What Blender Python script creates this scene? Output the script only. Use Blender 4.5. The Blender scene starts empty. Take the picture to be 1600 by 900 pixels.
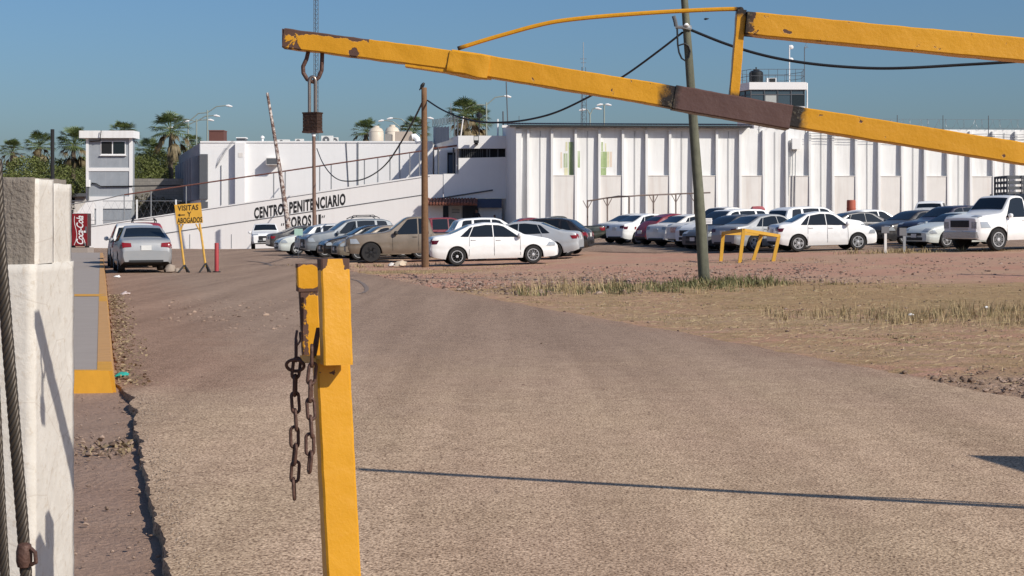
import bpy, math, random
import numpy as np
from mathutils import Vector, Matrix, noise as mnoise

random.seed(7)
rng = np.random.default_rng(7)
R = math.radians
scene = bpy.context.scene
COL = scene.collection

# ------------------------------------------------------------------ camera
F = 2500.0           # focal length in pixels of the 1600 px wide photograph
HZ = 345.0           # horizon row
CH = 1.6             # camera height
cam_d = bpy.data.cameras.new('camera')
cam = bpy.data.objects.new('camera', cam_d)
COL.objects.link(cam)
cam.location = (0, 0, CH)
cam.rotation_euler = (R(90), 0, 0)
cam_d.sensor_width = 36.0
cam_d.lens = F / 1600 * 36
cam_d.shift_y = -(450 - HZ) / 1600
cam_d.clip_start = 0.1
cam_d.clip_end = 6000
scene.camera = cam

# ------------------------------------------------------------------ light
SUN = Vector((1.1, -0.9, 1.0)).normalized()     # towards the sun
el = math.asin(SUN.z)
az = math.atan2(SUN.x, SUN.y)                   # clockwise from +Y
world = bpy.data.worlds.new('World')
scene.world = world
world.use_nodes = True
wn = world.node_tree.nodes
wl = world.node_tree.links
sky = wn.new('ShaderNodeTexSky')
sky.sky_type = 'NISHITA'
sky.sun_disc = False
sky.sun_elevation = el
sky.sun_rotation = az
sky.altitude = 0
sky.air_density = 1.2
sky.dust_density = 1.6
sky.ozone_density = 10.0
wn['Background'].inputs[1].default_value = 0.087
wl.new(sky.outputs[0], wn['Background'].inputs[0])
sun_d = bpy.data.lights.new('sun', 'SUN')
sun_d.energy = 4.4
sun_d.angle = R(0.5)
sun_d.color = (1.0, 0.935, 0.83)
sun = bpy.data.objects.new('sun', sun_d)
COL.objects.link(sun)
sun.rotation_euler = SUN.to_track_quat('Z', 'Y').to_euler()
sun.location = (20, -20, 30)
vs = scene.view_settings
vs.view_transform = 'Standard'
vs.look = 'None'
vs.exposure = 0.16
vs.gamma = 1.0
vs.use_curve_mapping = False

# ------------------------------------------------------------------ helpers
def W(px, py, Y):
    return Vector(((px - 800) / F * Y, Y, CH + (HZ - py) / F * Y))

def WX(px, Y):
    return (px - 800) / F * Y

def WZ(py, Y):
    return CH + (HZ - py) / F * Y

# terrain: multiquadric through measured ground points
TP = np.array([
    (0, 3, 0), (0, 10, 0), (-3, 15, 0), (0, 31, 0), (-10, 30, 0), (5, 20, 0), (12, 12, 0), (-6, 8, 0),
    (15, 30, .12), (4.6, 38.5, .1), (20, 45, .4), (-12, 52, -.1), (-.8, 58, .0), (8, 53, .26), (18.7, 62, .55), (12.3, 63, .42),
    (5.5, 83, .4), (-5, 66, -.06), (-9, 80, -.1), (-15, 100, -.15), (-15, 110, -.3), (-28, 110, -.3), (-40, 110, -.3), (-40, 60, -.2),
    (-25, 60, -.15), (2, 104, 1.0), (15, 105, 1.2), (40, 107, 1.3), (35, 64, .8), (16, 85, .62), (-3, 95, .1), (45, 40, .6)], float)
def _phi(r): return np.sqrt(r * r + 36.0)
_A = _phi(np.hypot(TP[:, None, 0] - TP[None, :, 0], TP[:, None, 1] - TP[None, :, 1]))
_n = len(TP)
_B = np.block([[_A, np.ones((_n, 1))], [np.ones((1, _n)), np.zeros((1, 1))]])
_w = np.linalg.solve(_B, np.append(TP[:, 2], 0))
def terr(X, Y):
    X = np.clip(np.asarray(X, float), -42, 45); Y = np.clip(np.asarray(Y, float), 2, 110)
    r = np.hypot(X[..., None] - TP[:, 0], Y[..., None] - TP[:, 1])
    return (_phi(r) * _w[:-1]).sum(-1) + _w[-1]
def tz(x, y): return float(terr(np.array(x), np.array(y)))
def nz(x, y, s, k=0.0): return mnoise.noise(Vector((x * s + k, y * s - k, k)))

class MB:
    def __init__(s): s.v = []; s.f = []; s.att = {}
    def add(s, vs, fs):
        o = len(s.v); s.v += [tuple(p) for p in vs]; s.f += [tuple(i + o for i in f) for f in fs]; return s
    def box(s, c, d, rz=0.0, M=None):
        hx, hy, hz = d[0] / 2, d[1] / 2, d[2] / 2
        P = [Vector((x, y, z)) for z in (-hz, hz) for y in (-hy, hy) for x in (-hx, hx)]
        if M is not None: P = [M @ p for p in P]
        if rz: 
            r = Matrix.Rotation(rz, 3, 'Z'); P = [r @ p for p in P]
        c = Vector(c)
        return s.add([p + c for p in P], [(0, 2, 3, 1), (4, 5, 7, 6), (0, 1, 5, 4), (2, 6, 7, 3), (0, 4, 6, 2), (1, 3, 7, 5)])
    def bx(s, x0, x1, y0, y1, z0, z1):
        return s.box(((x0 + x1) / 2, (y0 + y1) / 2, (z0 + z1) / 2), (abs(x1 - x0), abs(y1 - y0), abs(z1 - z0)))
    def hexa(s, b, t):      # bottom 4 and top 4 points, counter-clockwise seen from above
        return s.add(list(b) + list(t), [(3, 2, 1, 0), (4, 5, 6, 7), (0, 1, 5, 4), (1, 2, 6, 5), (2, 3, 7, 6), (3, 0, 4, 7)])
    def bar(s, a, b, w, h=None, up=(0, 0, 1)):
        h = h or w; a = Vector(a); b = Vector(b); d = (b - a).normalized(); u = Vector(up)
        x = d.cross(u)
        if x.length < 1e-4: x = d.cross(Vector((1, 0, 0)))
        x.normalize(); u = x.cross(d)
        q = [x * w / 2 + u * h / 2, -x * w / 2 + u * h / 2, -x * w / 2 - u * h / 2, x * w / 2 - u * h / 2]
        return s.add([a + k for k in q] + [b + k for k in q], [(0, 1, 2, 3), (7, 6, 5, 4), (0, 4, 5, 1), (1, 5, 6, 2), (2, 6, 7, 3), (3, 7, 4, 0)])
    def tube(s, pts, r, n=8, cap=True):
        pts = [Vector(p) for p in pts]; m = len(pts)
        rr = r if hasattr(r, '__len__') else [r] * m
        vs = []; fs = []; pu = None
        for i, p in enumerate(pts):
            d = (pts[min(i + 1, m - 1)] - pts[max(i - 1, 0)]).normalized()
            if pu is None:
                pu = d.cross(Vector((0.31, 0.2, 0.93)))
                if pu.length < 1e-3: pu = d.cross(Vector((1, 0, 0)))
            pu = (pu - d * pu.dot(d)).normalized(); w = d.cross(pu)
            for k in range(n):
                a = 2 * math.pi * k / n; vs.append(p + (pu * math.cos(a) + w * math.sin(a)) * rr[i])
        for i in range(m - 1):
            for k in range(n):
                k2 = (k + 1) % n; fs.append((i * n + k, i * n + k2, (i + 1) * n + k2, (i + 1) * n + k))
        if cap: fs += [tuple(reversed(range(n))), tuple(range((m - 1) * n, m * n))]
        return s.add(vs, fs)
    def lathe(s, prof, n=16, c=(0, 0, 0), ax='z'):   # prof: (radius, height)
        vs = []; fs = []; m = len(prof)
        for r, h in prof:
            for k in range(n):
                a = 2 * math.pi * k / n; x, y = r * math.cos(a), r * math.sin(a)
                p = (x, y, h) if ax == 'z' else ((x, h, y) if ax == 'y' else (h, x, y))
                vs.append((p[0] + c[0], p[1] + c[1], p[2] + c[2]))
        for i in range(m - 1):
            for k in range(n):
                k2 = (k + 1) % n; fs.append((i * n + k, i * n + k2, (i + 1) * n + k2, (i + 1) * n + k))
        fs += [tuple(reversed(range(n))), tuple(range((m - 1) * n, m * n))]
        return s.add(vs, fs)
    def prism(s, poly, d):   # 3-D polygon extruded by vector d
        n = len(poly); d = Vector(d); P = [Vector(p) for p in poly]
        return s.add(P + [p + d for p in P], [tuple(range(n)), tuple(range(2 * n - 1, n - 1, -1))] + [(i, i + n, (i + 1) % n + n, (i + 1) % n) for i in range(n)])
    def grid(s, P):          # P[i][j] points
        m = len(P); n = len(P[0])
        return s.add([p for row in P for p in row], [(i * n + j, (i + 1) * n + j, (i + 1) * n + j + 1, i * n + j + 1) for i in range(m - 1) for j in range(n - 1)])

def wloc(o):
    l = Vector((0, 0, 0))
    while o is not None:
        l += o.location; o = o.parent
    return l

def build(mb, name, mat, parent=None, smooth=False, local=False, origin=None, fixn=True):
    me = bpy.data.meshes.new(name)
    V = np.array([tuple(p) for p in mb.v], float)
    if parent is not None and not local: off = np.array(wloc(parent))
    elif origin is not None: off = np.array(origin, float)
    elif parent is None and not local:
        lo = V.min(0); hi = V.max(0); off = np.array(((lo[0] + hi[0]) / 2, (lo[1] + hi[1]) / 2, lo[2]))
    else: off = np.zeros(3)
    me.from_pydata((V - off).tolist(), [], mb.f)
    if fixn:
        import bmesh
        bm = bmesh.new(); bm.from_mesh(me); bmesh.ops.recalc_face_normals(bm, faces=bm.faces); bm.to_mesh(me); bm.free()
    for k, vals in mb.att.items():
        a = me.attributes.new(k, 'FLOAT', 'POINT'); a.data.foreach_set('value', list(vals))
    if smooth:
        me.polygons.foreach_set('use_smooth', [True] * len(me.polygons))
        if smooth != 'all': me.set_sharp_from_angle(angle=R(40 if smooth is True else smooth))
    for m in (mat if isinstance(mat, (list, tuple)) else [mat]): me.materials.append(m)
    o = bpy.data.objects.new(name, me); COL.objects.link(o)
    if parent is not None: o.parent = parent
    elif not local: o.location = off
    return o

def tag(o, label=None, cat=None, group=None, kind=None):
    if label: o['label'] = label
    if cat: o['category'] = cat
    if group: o['group'] = group
    if kind: o['kind'] = kind
    return o

def thing(name, loc, label, cat, group=None):
    o = bpy.data.objects.new(name, None); COL.objects.link(o); o.location = loc
    o.empty_display_size = 0.2
    return tag(o, label, cat, group)

def part(o, mesh_obj, parent=None):    # an instance of a part that shares mesh data
    c = mesh_obj.copy(); COL.objects.link(c); c.parent = parent; return c

def crom(pts, n=10):
    P = [Vector(p) for p in pts]; out = []
    for i in range(len(P) - 1):
        a, b, c, d = P[max(0, i - 1)], P[i], P[i + 1], P[min(len(P) - 1, i + 2)]
        for k in range(n):
            t = k / n; out.append(.5 * ((2 * b) + (c - a) * t + (2 * a - 5 * b + 4 * c - d) * t * t + (3 * b - a - 3 * c + d) * t ** 3))
    return out + [P[-1]]

def text_mesh(body, size=1.0, offset=0.0, sx=1.0, shear=0.0, spacing=1.0):
    cu = bpy.data.curves.new('t', 'FONT'); cu.body = body; cu.size = size; cu.offset = offset; cu.shear = shear
    cu.space_character = spacing; cu.resolution_u = 3
    o = bpy.data.objects.new('t', cu); COL.objects.link(o)
    dg = bpy.context.evaluated_depsgraph_get()
    me = bpy.data.meshes.new_from_object(o.evaluated_get(dg))
    vs = [(v.co.x * sx, v.co.y) for v in me.vertices]; fs = [tuple(p.vertices) for p in me.polygons]
    bpy.data.objects.remove(o); bpy.data.meshes.remove(me)
    lo = min(v[0] for v in vs); hi = max(v[0] for v in vs)
    return [(x - lo, y) for x, y in vs], fs, hi - lo

# ------------------------------------------------------------------ materials
def srgb(r, g, b):
    f = lambda c: (c / 255 / 12.92) if c / 255 <= .04045 else ((c / 255 + .055) / 1.055) ** 2.4
    return (f(r), f(g), f(b))

class NT:
    def __init__(s, name):
        s.m = bpy.data.materials.new(name); s.m.use_nodes = True; s.t = s.m.node_tree
        s.b = s.t.nodes['Principled BSDF']; s.tc = s.t.nodes.new('ShaderNodeTexCoord')
    def n(s, typ, **kw):
        q = s.t.nodes.new(typ)
        for k, v in kw.items():
            if k.startswith('i_'):
                key = k[2:]; q.inputs[int(key) if key.isdigit() else key.replace('_', ' ')].default_value = v
            else: setattr(q, k, v)
        return q
    def l(s, a, b): s.t.links.new(a, b)
    def coord(s, scale=(1, 1, 1), rot=(0, 0, 0), which='Object'):
        mp = s.n('ShaderNodeMapping'); s.l(s.tc.outputs[which], mp.inputs[0]); mp.inputs['Scale'].default_value = scale; mp.inputs['Rotation'].default_value = rot
        return mp.outputs[0]
    def noise(s, scale, detail=4, rough=.55, vec=None, dist=0.0):
        q = s.n('ShaderNodeTexNoise'); q.inputs['Scale'].default_value = scale; q.inputs['Detail'].default_value = detail
        q.inputs['Roughness'].default_value = rough; q.inputs['Distortion'].default_value = dist
        s.l(vec if vec is not None else s.tc.outputs['Object'], q.inputs['Vector']); return q.outputs['Fac']
    def vor(s, scale, vec=None, feature='F1', out='Distance'):
        q = s.n('ShaderNodeTexVoronoi'); q.feature = feature; q.inputs['Scale'].default_value = scale
        s.l(vec if vec is not None else s.tc.outputs['Object'], q.inputs['Vector']); return q.outputs[out]
    def ramp(s, fac, a, b, ca=(0, 0, 0, 1), cb=(1, 1, 1, 1)):
        q = s.n('ShaderNodeValToRGB'); e = q.color_ramp.elements; e[0].position = a; e[1].position = b; e[0].color = ca; e[1].color = cb
        s.l(fac, q.inputs[0]); return q.outputs[0]
    def mix(s, fac, a, b, mode='MIX'):
        q = s.n('ShaderNodeMix', data_type='RGBA', blend_type=mode)
        for sock, val in ((q.inputs[0], fac), (q.inputs[6], a), (q.inputs[7], b)):
            if isinstance(val, (int, float)): sock.default_value = val
            elif isinstance(val, (tuple, list)): sock.default_value = (*val[:3], 1)
            else: s.l(val, sock)
        return q.outputs[2]
    def math(s, op, a, b=0.0, c=None):
        q = s.n('ShaderNodeMath', operation=op)
        for i, val in enumerate((a, b) if c is None else (a, b, c)):
            if isinstance(val, (int, float)): q.inputs[i].default_value = val
            else: s.l(val, q.inputs[i])
        return q.outputs[0]
    def attr(s, name):
        q = s.n('ShaderNodeAttribute', attribute_name=name); return q.outputs['Fac']
    def col(s, c):
        if isinstance(c, (tuple, list)): s.b.inputs['Base Color'].default_value = (*c[:3], 1)
        else: s.l(c, s.b.inputs['Base Color'])
    def set(s, rough=None, metal=None, spec=None, coat=None):
        for k, v in (('Roughness', rough), ('Metallic', metal), ('Specular IOR Level', spec), ('Coat Weight', coat)):
            if v is None: continue
            if isinstance(v, (int, float)): s.b.inputs[k].default_value = v
            else: s.l(v, s.b.inputs[k])
    def bump(s, h, strength=.3, dist=.01):
        q = s.n('ShaderNodeBump'); q.inputs['Strength'].default_value = strength; q.inputs['Distance'].default_value = dist
        s.l(h, q.inputs['Height']); s.l(q.outputs[0], s.b.inputs['Normal'])

_mc = {}
def mat(name, c, rough=.6, metal=0.0, var=.12, scale=6.0, bump=0.0, bscale=30.0, spec=.4, coat=0.0, streak=0.0, dirt=None):
    if name in _mc: return _mc[name]
    t = NT(name); base = tuple(c)
    nf = t.noise(scale, 5)
    dk = tuple(x * (1 - var) for x in base); lt = tuple(min(1, x * (1 + var * .6)) for x in base)
    cc = t.mix(nf, dk, lt)
    if streak:
        sf = t.ramp(t.noise(2.2, 5, .65, t.coord((1.6, 1.6, .12))), .48, .78)
        cc = t.mix(t.math('MULTIPLY', sf, streak), cc, dirt or (.25, .22, .19))
    t.col(cc); t.set(rough, metal, spec, coat)
    if bump: t.bump(t.noise(bscale, 4), bump, .01)
    _mc[name] = t.m
    return t.m

def mat_ground():
    t = NT('dry_dirt'); P = t.tc.outputs['Object']
    big = t.noise(.22, 5, .6); mid = t.noise(1.7, 6, .65); fine = t.noise(22, 6, .7)
    red = t.mix(mid, (.44, .222, .152), (.60, .328, .235))
    tan = t.mix(mid, (.42, .258, .168), (.58, .385, .262))
    c = t.mix(t.ramp(big, .38, .62), red, tan)
    veg = t.attr('veg')
    stretch = t.noise(1.5, 6, .72, t.coord((.55, 1.3, 1)))
    vf = t.ramp(t.math('ADD', t.math('MULTIPLY', veg, .75), t.math('MULTIPLY', stretch, .95)), .66, .88)
    straw = t.mix(t.ramp(t.noise(3.1, 6, .7, t.coord((.6, 1.8, 1))), .32, .68), (.32, .23, .11), (.58, .44, .235))
    c = t.mix(t.math('MULTIPLY', vf, .7), c, straw)
    hs = t.ramp(t.noise(11, 6, .7, t.coord((.55, 2.2, 1))), .32, .68, (.42, .37, .31, 1), (1.30, 1.27, 1.18, 1))
    c = t.mix(t.math('MULTIPLY', vf, .9), c, t.mix(1.0, c, hs, 'MULTIPLY'))
    brown = t.attr('brown')
    c = t.mix(t.math('MULTIPLY', brown, .85), c, t.mix(mid, (.27, .178, .13), (.45, .32, .245)))
    c = t.mix(t.ramp(fine, .38, .72), t.mix(.72, (.05, .035, .028), c), c)
    lite = t.ramp(t.vor(9.0), .04, .10, (1, 1, 1, 1), (0, 0, 0, 1))
    c = t.mix(t.math('MULTIPLY', lite, .35), c, (.42, .35, .29))
    t.col(c); t.set(.95, 0, .15)
    h = t.math('ADD', t.math('MULTIPLY', mid, .8), t.math('MULTIPLY', fine, .35))
    t.bump(h, 1.0, .08)
    return t.m

def mat_asphalt(name='dusty_asphalt', rosy=1.0):
    t = NT(name)
    grain = t.vor(75.0); g2 = t.noise(120, 3, .6); mid = t.noise(2.3, 6, .6); big = t.noise(.25, 4, .55)
    along = t.noise(.9, 5, .6, t.coord((1.1, .16, 1), (0, 0, R(-14.4))))
    grey = t.mix(mid, (.47, .345, .23), (.61, .465, .325))
    dust_tone = t.mix(mid, (.50, .345, .245), (.63, .46, .345))
    f = t.ramp(t.math('ADD', t.math('MULTIPLY', big, .5), t.math('MULTIPLY', along, .55)), .42, .66)
    c = t.mix(t.math('MULTIPLY', f, .75 * rosy), grey, dust_tone)
    far = t.mix(mid, (.34, .245, .182), (.43, .318, .238)); lft = t.mix(mid, (.33, .215, .15), (.43, .295, .215))
    c = t.mix(t.ramp(t.math('ADD', t.attr('dust_tone'), t.math('MULTIPLY', t.math('SUBTRACT', t.noise(.7, 5, .6), .5), .55)), .15, .85), c, far)  # blends to a darker base colour with distance, broken up by noise
    c = t.mix(t.ramp(t.math('ADD', t.attr('edge'), t.math('MULTIPLY', t.math('SUBTRACT', t.noise(1.1, 6, .65), .5), .8)), .25, .75), c, lft)
    trk = t.ramp(t.noise(1.4, 5, .6, t.coord((1.0, .05, 1), (0, 0, R(-14.4)))), .35, .65, (.80, .77, .75, 1), (1.10, 1.09, 1.08, 1))
    c = t.mix(.9, c, trk, 'MULTIPLY')
    cells = t.vor(85.0, out='Color')
    sep = t.n('ShaderNodeSeparateColor'); t.l(cells, sep.inputs[0])
    stone = t.ramp(sep.outputs[0], .05, .95, (.62, .58, .55, 1), (1.30, 1.30, 1.30, 1))
    c = t.mix(.8, c, stone, 'MULTIPLY')
    pit = t.ramp(t.noise(62, 3, .55), .39, .50, (.22, .165, .135, 1), (1, 1, 1, 1))
    c = t.mix(.85, c, pit, 'MULTIPLY')
    blot = t.ramp(t.noise(7, 5, .65), .3, .7, (.80, .77, .75, 1), (1.10, 1.10, 1.09, 1))
    c = t.mix(.8, c, blot, 'MULTIPLY')
    oil = t.ramp(t.noise(3.4, 6, .75, t.coord((1, .5, 1))), .66, .74)
    c = t.mix(t.math('MULTIPLY', oil, .5), c, (.07, .045, .037))
    t.col(c); t.set(.9, 0, .2)
    h = t.math('SUBTRACT', t.math('MULTIPLY', g2, .5), t.math('MULTIPLY', grain, .6))
    t.bump(h, .5, .010)
    return t.m

def mat_yellow(name='yellow_paint'):
    # thick brushed enamel; "wear" opens chips down to dark rust, "burn" is scorched steel, "primer" is bare brown primer
    t = NT(name)
    n1 = t.noise(9, 6, .65); n2 = t.noise(55, 5, .7); n3 = t.noise(26, 5, .6, None, .6)
    pa = t.mix(t.noise(3.5, 4), (.505, .228, .008), (.62, .30, .015))
    pa = t.mix(t.math('MULTIPLY', t.ramp(n2, .55, .75), .35), pa, (.50, .21, .01))
    rust = t.mix(n1, (.045, .026, .022), (.13, .065, .045))
    w = t.attr('wear')
    chip = t.ramp(t.math('ADD', t.math('MULTIPLY', n3, .8), t.math('ADD', w, t.math('MULTIPLY', n2, .25))), .98, 1.02)
    c = t.mix(chip, pa, rust)
    pr = t.mix(t.noise(7, 5), (.082, .043, .036), (.112, .062, .052))
    c = t.mix(t.attr('primer'), c, pr)
    bn = t.ramp(t.math('ADD', t.attr('burn'), t.math('MULTIPLY', t.math('SUBTRACT', n3, .5), .9)), .38, .72)
    soot = t.mix(t.ramp(n2, .55, .7), (.018, .013, .010), (.16, .13, .08))
    c = t.mix(bn, c, soot)
    t.col(c)
    t.set(t.ramp(chip, 0, 1, (.42, .42, .42, 1), (.85, .85, .85, 1)), 0, .4)
    drips = t.noise(16, 5, .6, t.coord((1, 1, 1)))
    h = t.math('ADD', t.math('MULTIPLY', drips, .7), t.math('ADD', t.math('MULTIPLY', n2, .25), t.math('MULTIPLY', chip, -.5)))
    t.bump(h, .36, .010)
    return t.m

def mat_leaf(name, a, b, rough=.55):
    t = NT(name)
    q = t.n('ShaderNodeObjectInfo')
    g = t.n('ShaderNodeNewGeometry')
    c = t.mix(g.outputs['Random Per Island'], a, b)
    t.col(c); t.set(rough, 0, .25)
    t.b.inputs['Subsurface Weight'].default_value = 0.0
    return t.m

def mat_glass(name='tinted_glass', c=(.012, .016, .02), rough=.04):
    return mat(name, c, rough, 0, 0.05, 2, spec=.6)

def mat_block():
    t = NT('grey_block_masonry')
    br = t.n('ShaderNodeTexBrick'); br.inputs['Scale'].default_value = 1.0
    br.inputs['Brick Width'].default_value = .42; br.inputs['Row Height'].default_value = .21; br.inputs['Mortar Size'].default_value = .012
    br.inputs['Color1'].default_value = (.25, .235, .215, 1); br.inputs['Color2'].default_value = (.31, .29, .265, 1); br.inputs['Mortar'].default_value = (.17, .16, .15, 1)
    mp = t.n('ShaderNodeMapping'); mp.inputs['Rotation'].default_value = (R(90), 0, 0); t.l(t.tc.outputs['Object'], mp.inputs[0]); t.l(mp.outputs[0], br.inputs[0])
    t.col(t.mix(t.math('MULTIPLY', t.noise(.8, 5), .5), br.outputs[0], (.2, .18, .15))); t.set(.9, 0, .2)
    return t.m

M_GROUND = mat_ground(); M_ASPH = mat_asphalt(); M_LOT = mat_asphalt('lot_asphalt', .7)
M_YEL = mat_yellow()
M_WHITE = mat('white_wall_paint', (.765, .76, .745), .8, var=.06, scale=.8, streak=.5, dirt=(.50, .47, .44), bump=.15, bscale=14)
M_WHITE2 = mat('white_clean_paint', (.77, .76, .75), .75, var=.04, scale=1.2, streak=.10, dirt=(.5, .47, .44))
M_PINKW = mat('ramp_white_paint', (.74, .715, .70), .8, var=.05, scale=.6, streak=.14, dirt=(.55, .46, .42))
M_BEIGE = mat('bare_cream_plaster', (.70, .67, .635), .85, var=.10, scale=1.3, streak=.35, dirt=(.46, .36, .30), bump=.2, bscale=10)
M_GREYW = mat('grey_blue_plaster', (.30, .325, .355), .85, var=.22, scale=1.6, streak=.3, dirt=(.5, .5, .5))
M_DGREY = mat('dark_grey_paint', (.10, .105, .115), .7)
M_BLACK = mat('black_paint', (.015, .015, .016), .6)
M_DARK = mat('dark_void', (.010, .011, .013), .8)
M_RUSTPIPE = mat('rusty_red_pipe', (.16, .065, .05), .75, var=.4, scale=12)
M_RUST = mat('dark_rusted_steel', (.105, .055, .042), .6, .2, var=.6, scale=40, bump=.4, bscale=90)
M_GALV = mat('galvanised_steel', (.34, .35, .36), .5, .6)
M_BLOCK = mat_block()
M_GLASS = mat_glass()
M_GLASSB = mat_glass('bluish_glass', (.05, .075, .095), .05)
M_CABLE = mat('black_cable', (.012, .013, .016), .6)
M_ROOF = mat('weathered_roof_sheet', (.075, .078, .085), .7, var=.25, scale=3, streak=.3, dirt=(.16, .12, .1))
M_CONC = mat('rough_concrete', (.215, .185, .155), .95, var=.35, scale=22, bump=1.0, bscale=60)
M_SIDEW = mat('sidewalk_concrete', (.32, .272, .238), .9, var=.12, scale=3, bump=.2, bscale=40)
M_KERB = mat('yellow_kerb_paint', (.62, .30, .025), .6, var=.22, scale=5, bump=.2, bscale=30)
M_KERBT = mat('dusty_kerb_paint', (.50, .27, .10), .75, var=.2, scale=5)
M_WOODB = mat('brown_wood', (.185, .10, .05), .85, var=.45, scale=12, streak=.8, dirt=(.05, .03, .018), bump=.6, bscale=30)
M_WOODG = mat('grey_green_wood', (.135, .135, .095), .85, var=.45, scale=7, streak=.9, dirt=(.04, .04, .03), bump=.6, bscale=25)
M_YSIGN = mat('sign_yellow', (.68, .37, .05), .6, var=.18, scale=5)
M_YPOLE = mat('faded_yellow_steel', (.62, .36, .07), .6, var=.3, scale=8)
M_RED = mat('red_paint', (.55, .035, .05), .5, var=.1)
# ------------------------------------------------------------------ ground
def tag_struct(o): o['kind'] = 'structure'; return o

def kerbX(Y): return -3.70 - 0.257 * (Y - 15)
RL = [(-8, 2.5), (3, -.42), (7.2, -1.53), (8.8, -1.97), (10.7, -2.47), (12.7, -2.99), (14.3, -3.39), (15, -3.68), (20, kerbX(20)), (62, kerbX(62))]
RR = [(-8, 16), (6, 9.0), (11, 6.1), (14.3, 4.57), (19.8, 3.17), (24.2, 1.94), (30.8, 0), (36, -1.45), (41, -2.85), (47, -4.1), (51, -5.1), (62, -7.3)]
def roadL(Y): return float(np.interp(Y, [p[0] for p in RL], [p[1] for p in RL]))
def roadR(Y): return float(np.interp(Y, [p[0] for p in RR], [p[1] for p in RR]))

def axis(parts):
    out = []
    for a, b, st in parts: out += list(np.arange(a, b - 1e-6, st))
    return np.array(out + [parts[-1][1]])
gx = axis([(-2500, -500, 400), (-500, -60, 40), (-60, -20, 2.5), (-20, -6, .6), (-6, 8, .16), (8, 26, .5), (26, 60, 2.5), (60, 500, 40), (500, 2500, 400)])
gy = axis([(-60, 2, 6), (2, 6, .5), (6, 18, .16), (18, 45, .3), (45, 70, .6), (70, 112, 2), (112, 300, 15), (300, 4000, 400)])
GX, GY = np.meshgrid(gx, gy, indexing='ij')
GZ = terr(GX, GY)
VEG = np.zeros_like(GZ); BRN = np.zeros_like(GZ)
def blob(x, y, cx, cy, rx, ry): return np.exp(-(((x - cx) / rx) ** 2 + ((y - cy) / ry) ** 2))
ROADR = np.interp(GY, [p[0] for p in RR], [p[1] for p in RR]); ROADL = np.interp(GY, [p[0] for p in RL], [p[1] for p in RL])
dR = GX - ROADR
VEG += np.where((dR > -.5) & (GY < 39), np.clip((dR + .7) / 1.1, 0, .40), 0) * np.clip((40 - GY) / 4, 0, 1)
VEG += .8 * blob(GX, GY, -3.3, 50.5, 2.6, 2.6) + .55 * blob(GX, GY, 4, 37.5, 4, 2) + .4 * blob(GX, GY, 8, 53, 2.5, 1.2) + .6 * blob(GX, GY, 14.5, 58.8, 2.6, 1.3) + .5 * blob(GX, GY, 9, 31, 4, 4) + .4 * blob(GX, GY, -5, 61, 2.5, 1.2)
dL = ROADL - GX
BRN += np.where((dL > -.3) & (GY < 16), 1, 0) + .8 * blob(GX, GY, 5.0, 15.2, 1.6, 1.2)
for i in range(GX.shape[0]):
    for j in range(GX.shape[1]):
        x, y = GX[i, j], GY[i, j]
        if -22 < x < 28 and 2 < y < 70:
            k = min(1, .35 + .65 * VEG[i, j])
            GZ[i, j] += (.016 * nz(x, y, .9) + .013 * nz(x, y, 3.1, 5) + .007 * nz(x, y, 9, 2)) * (1.0 + k) * .6
            if dL[i, j] > -.25 and y < 15.5: GZ[i, j] -= .045 * min(1, max(0, (15.2 - y) / .8))
            if 0 < dR[i, j] < 2.2 and 13.2 < y < 17.5 and x > 3.4:      # churned bank of clods beside the asphalt
                GZ[i, j] += .07 * max(0, nz(x, y, 3.7, 9)) + .05 * abs(nz(x, y, 8, 3))
gm = MB(); gm.v = list(zip(GX.ravel().tolist(), GY.ravel().tolist(), GZ.ravel().tolist()))
nY = len(gy)
gm.f = [(i * nY + j, (i + 1) * nY + j, (i + 1) * nY + j + 1, i * nY + j + 1) for i in range(len(gx) - 1) for j in range(nY - 1)]
gm.att = {'veg': VEG.ravel().clip(0, 1), 'brown': BRN.ravel().clip(0, 1)}
ground = tag_struct(build(gm, 'ground', M_GROUND, local=True, smooth='all', fixn=False))

RZ = .035
def strip(name, ys, fl, fr, ncol, mt, dz, raggedL, raggedR):
    mb = MB(); P = []
    for y in ys:
        a = fl(y) + raggedL * (nz(0, y, 1.7, 1) + .6 * nz(0, y, 6, 4) + .5 * nz(0, y, 21, 6)); b = fr(y) + raggedR * (nz(3, y, .9, 2) + .6 * nz(1, y, 4, 4))
        row = []
        xs = [a + (b - a) * k / ncol for k in range(ncol + 1)]
        zs = terr(np.array(xs), np.full(ncol + 1, y))
        row.append((a - .03, y, zs[0] - .22))
        for k, (x, z) in enumerate(zip(xs, zs)):
            e = .0 if 0 < k < ncol else -.012
            row.append((x, y, z + dz + e + .006 * nz(x, y, .5, 3)))
        row.append((b + .10, y, zs[-1] - .06))
        P.append(row)
    mb.grid(P)
    VV = np.array([tuple(p) for p in mb.v]); mb.att['dust_tone'] = np.clip((VV[:, 1] - 10) / 13, 0, 1); le = np.array([fl(y) for y in VV[:, 1]]); re_ = np.array([fr(y) for y in VV[:, 1]])  # first weight rises with Y and selects the darker far colour
    mb.att['edge'] = np.clip(1.15 - (VV[:, 0] - le) / 2.4, 0, 1) * np.clip((VV[:, 1] - 13) / 3, 0, 1) + .55 * np.clip(1 - (re_ - VV[:, 0]) / 1.2, 0, 1) * (VV[:, 1] > 16)
    return tag_struct(build(mb, name, mt, local=True, smooth=25, fixn=False))
ys = list(np.arange(-8, 6, 1.0)) + list(np.arange(6, 15.2, .05)) + list(np.arange(15.2, 20, .12)) + list(np.arange(20, 62.1, .4))
ys = sorted(set(round(float(v), 3) for v in ys))
road = strip('road', ys, roadL, roadR, 44, M_ASPH, RZ, .05, .12)
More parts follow.
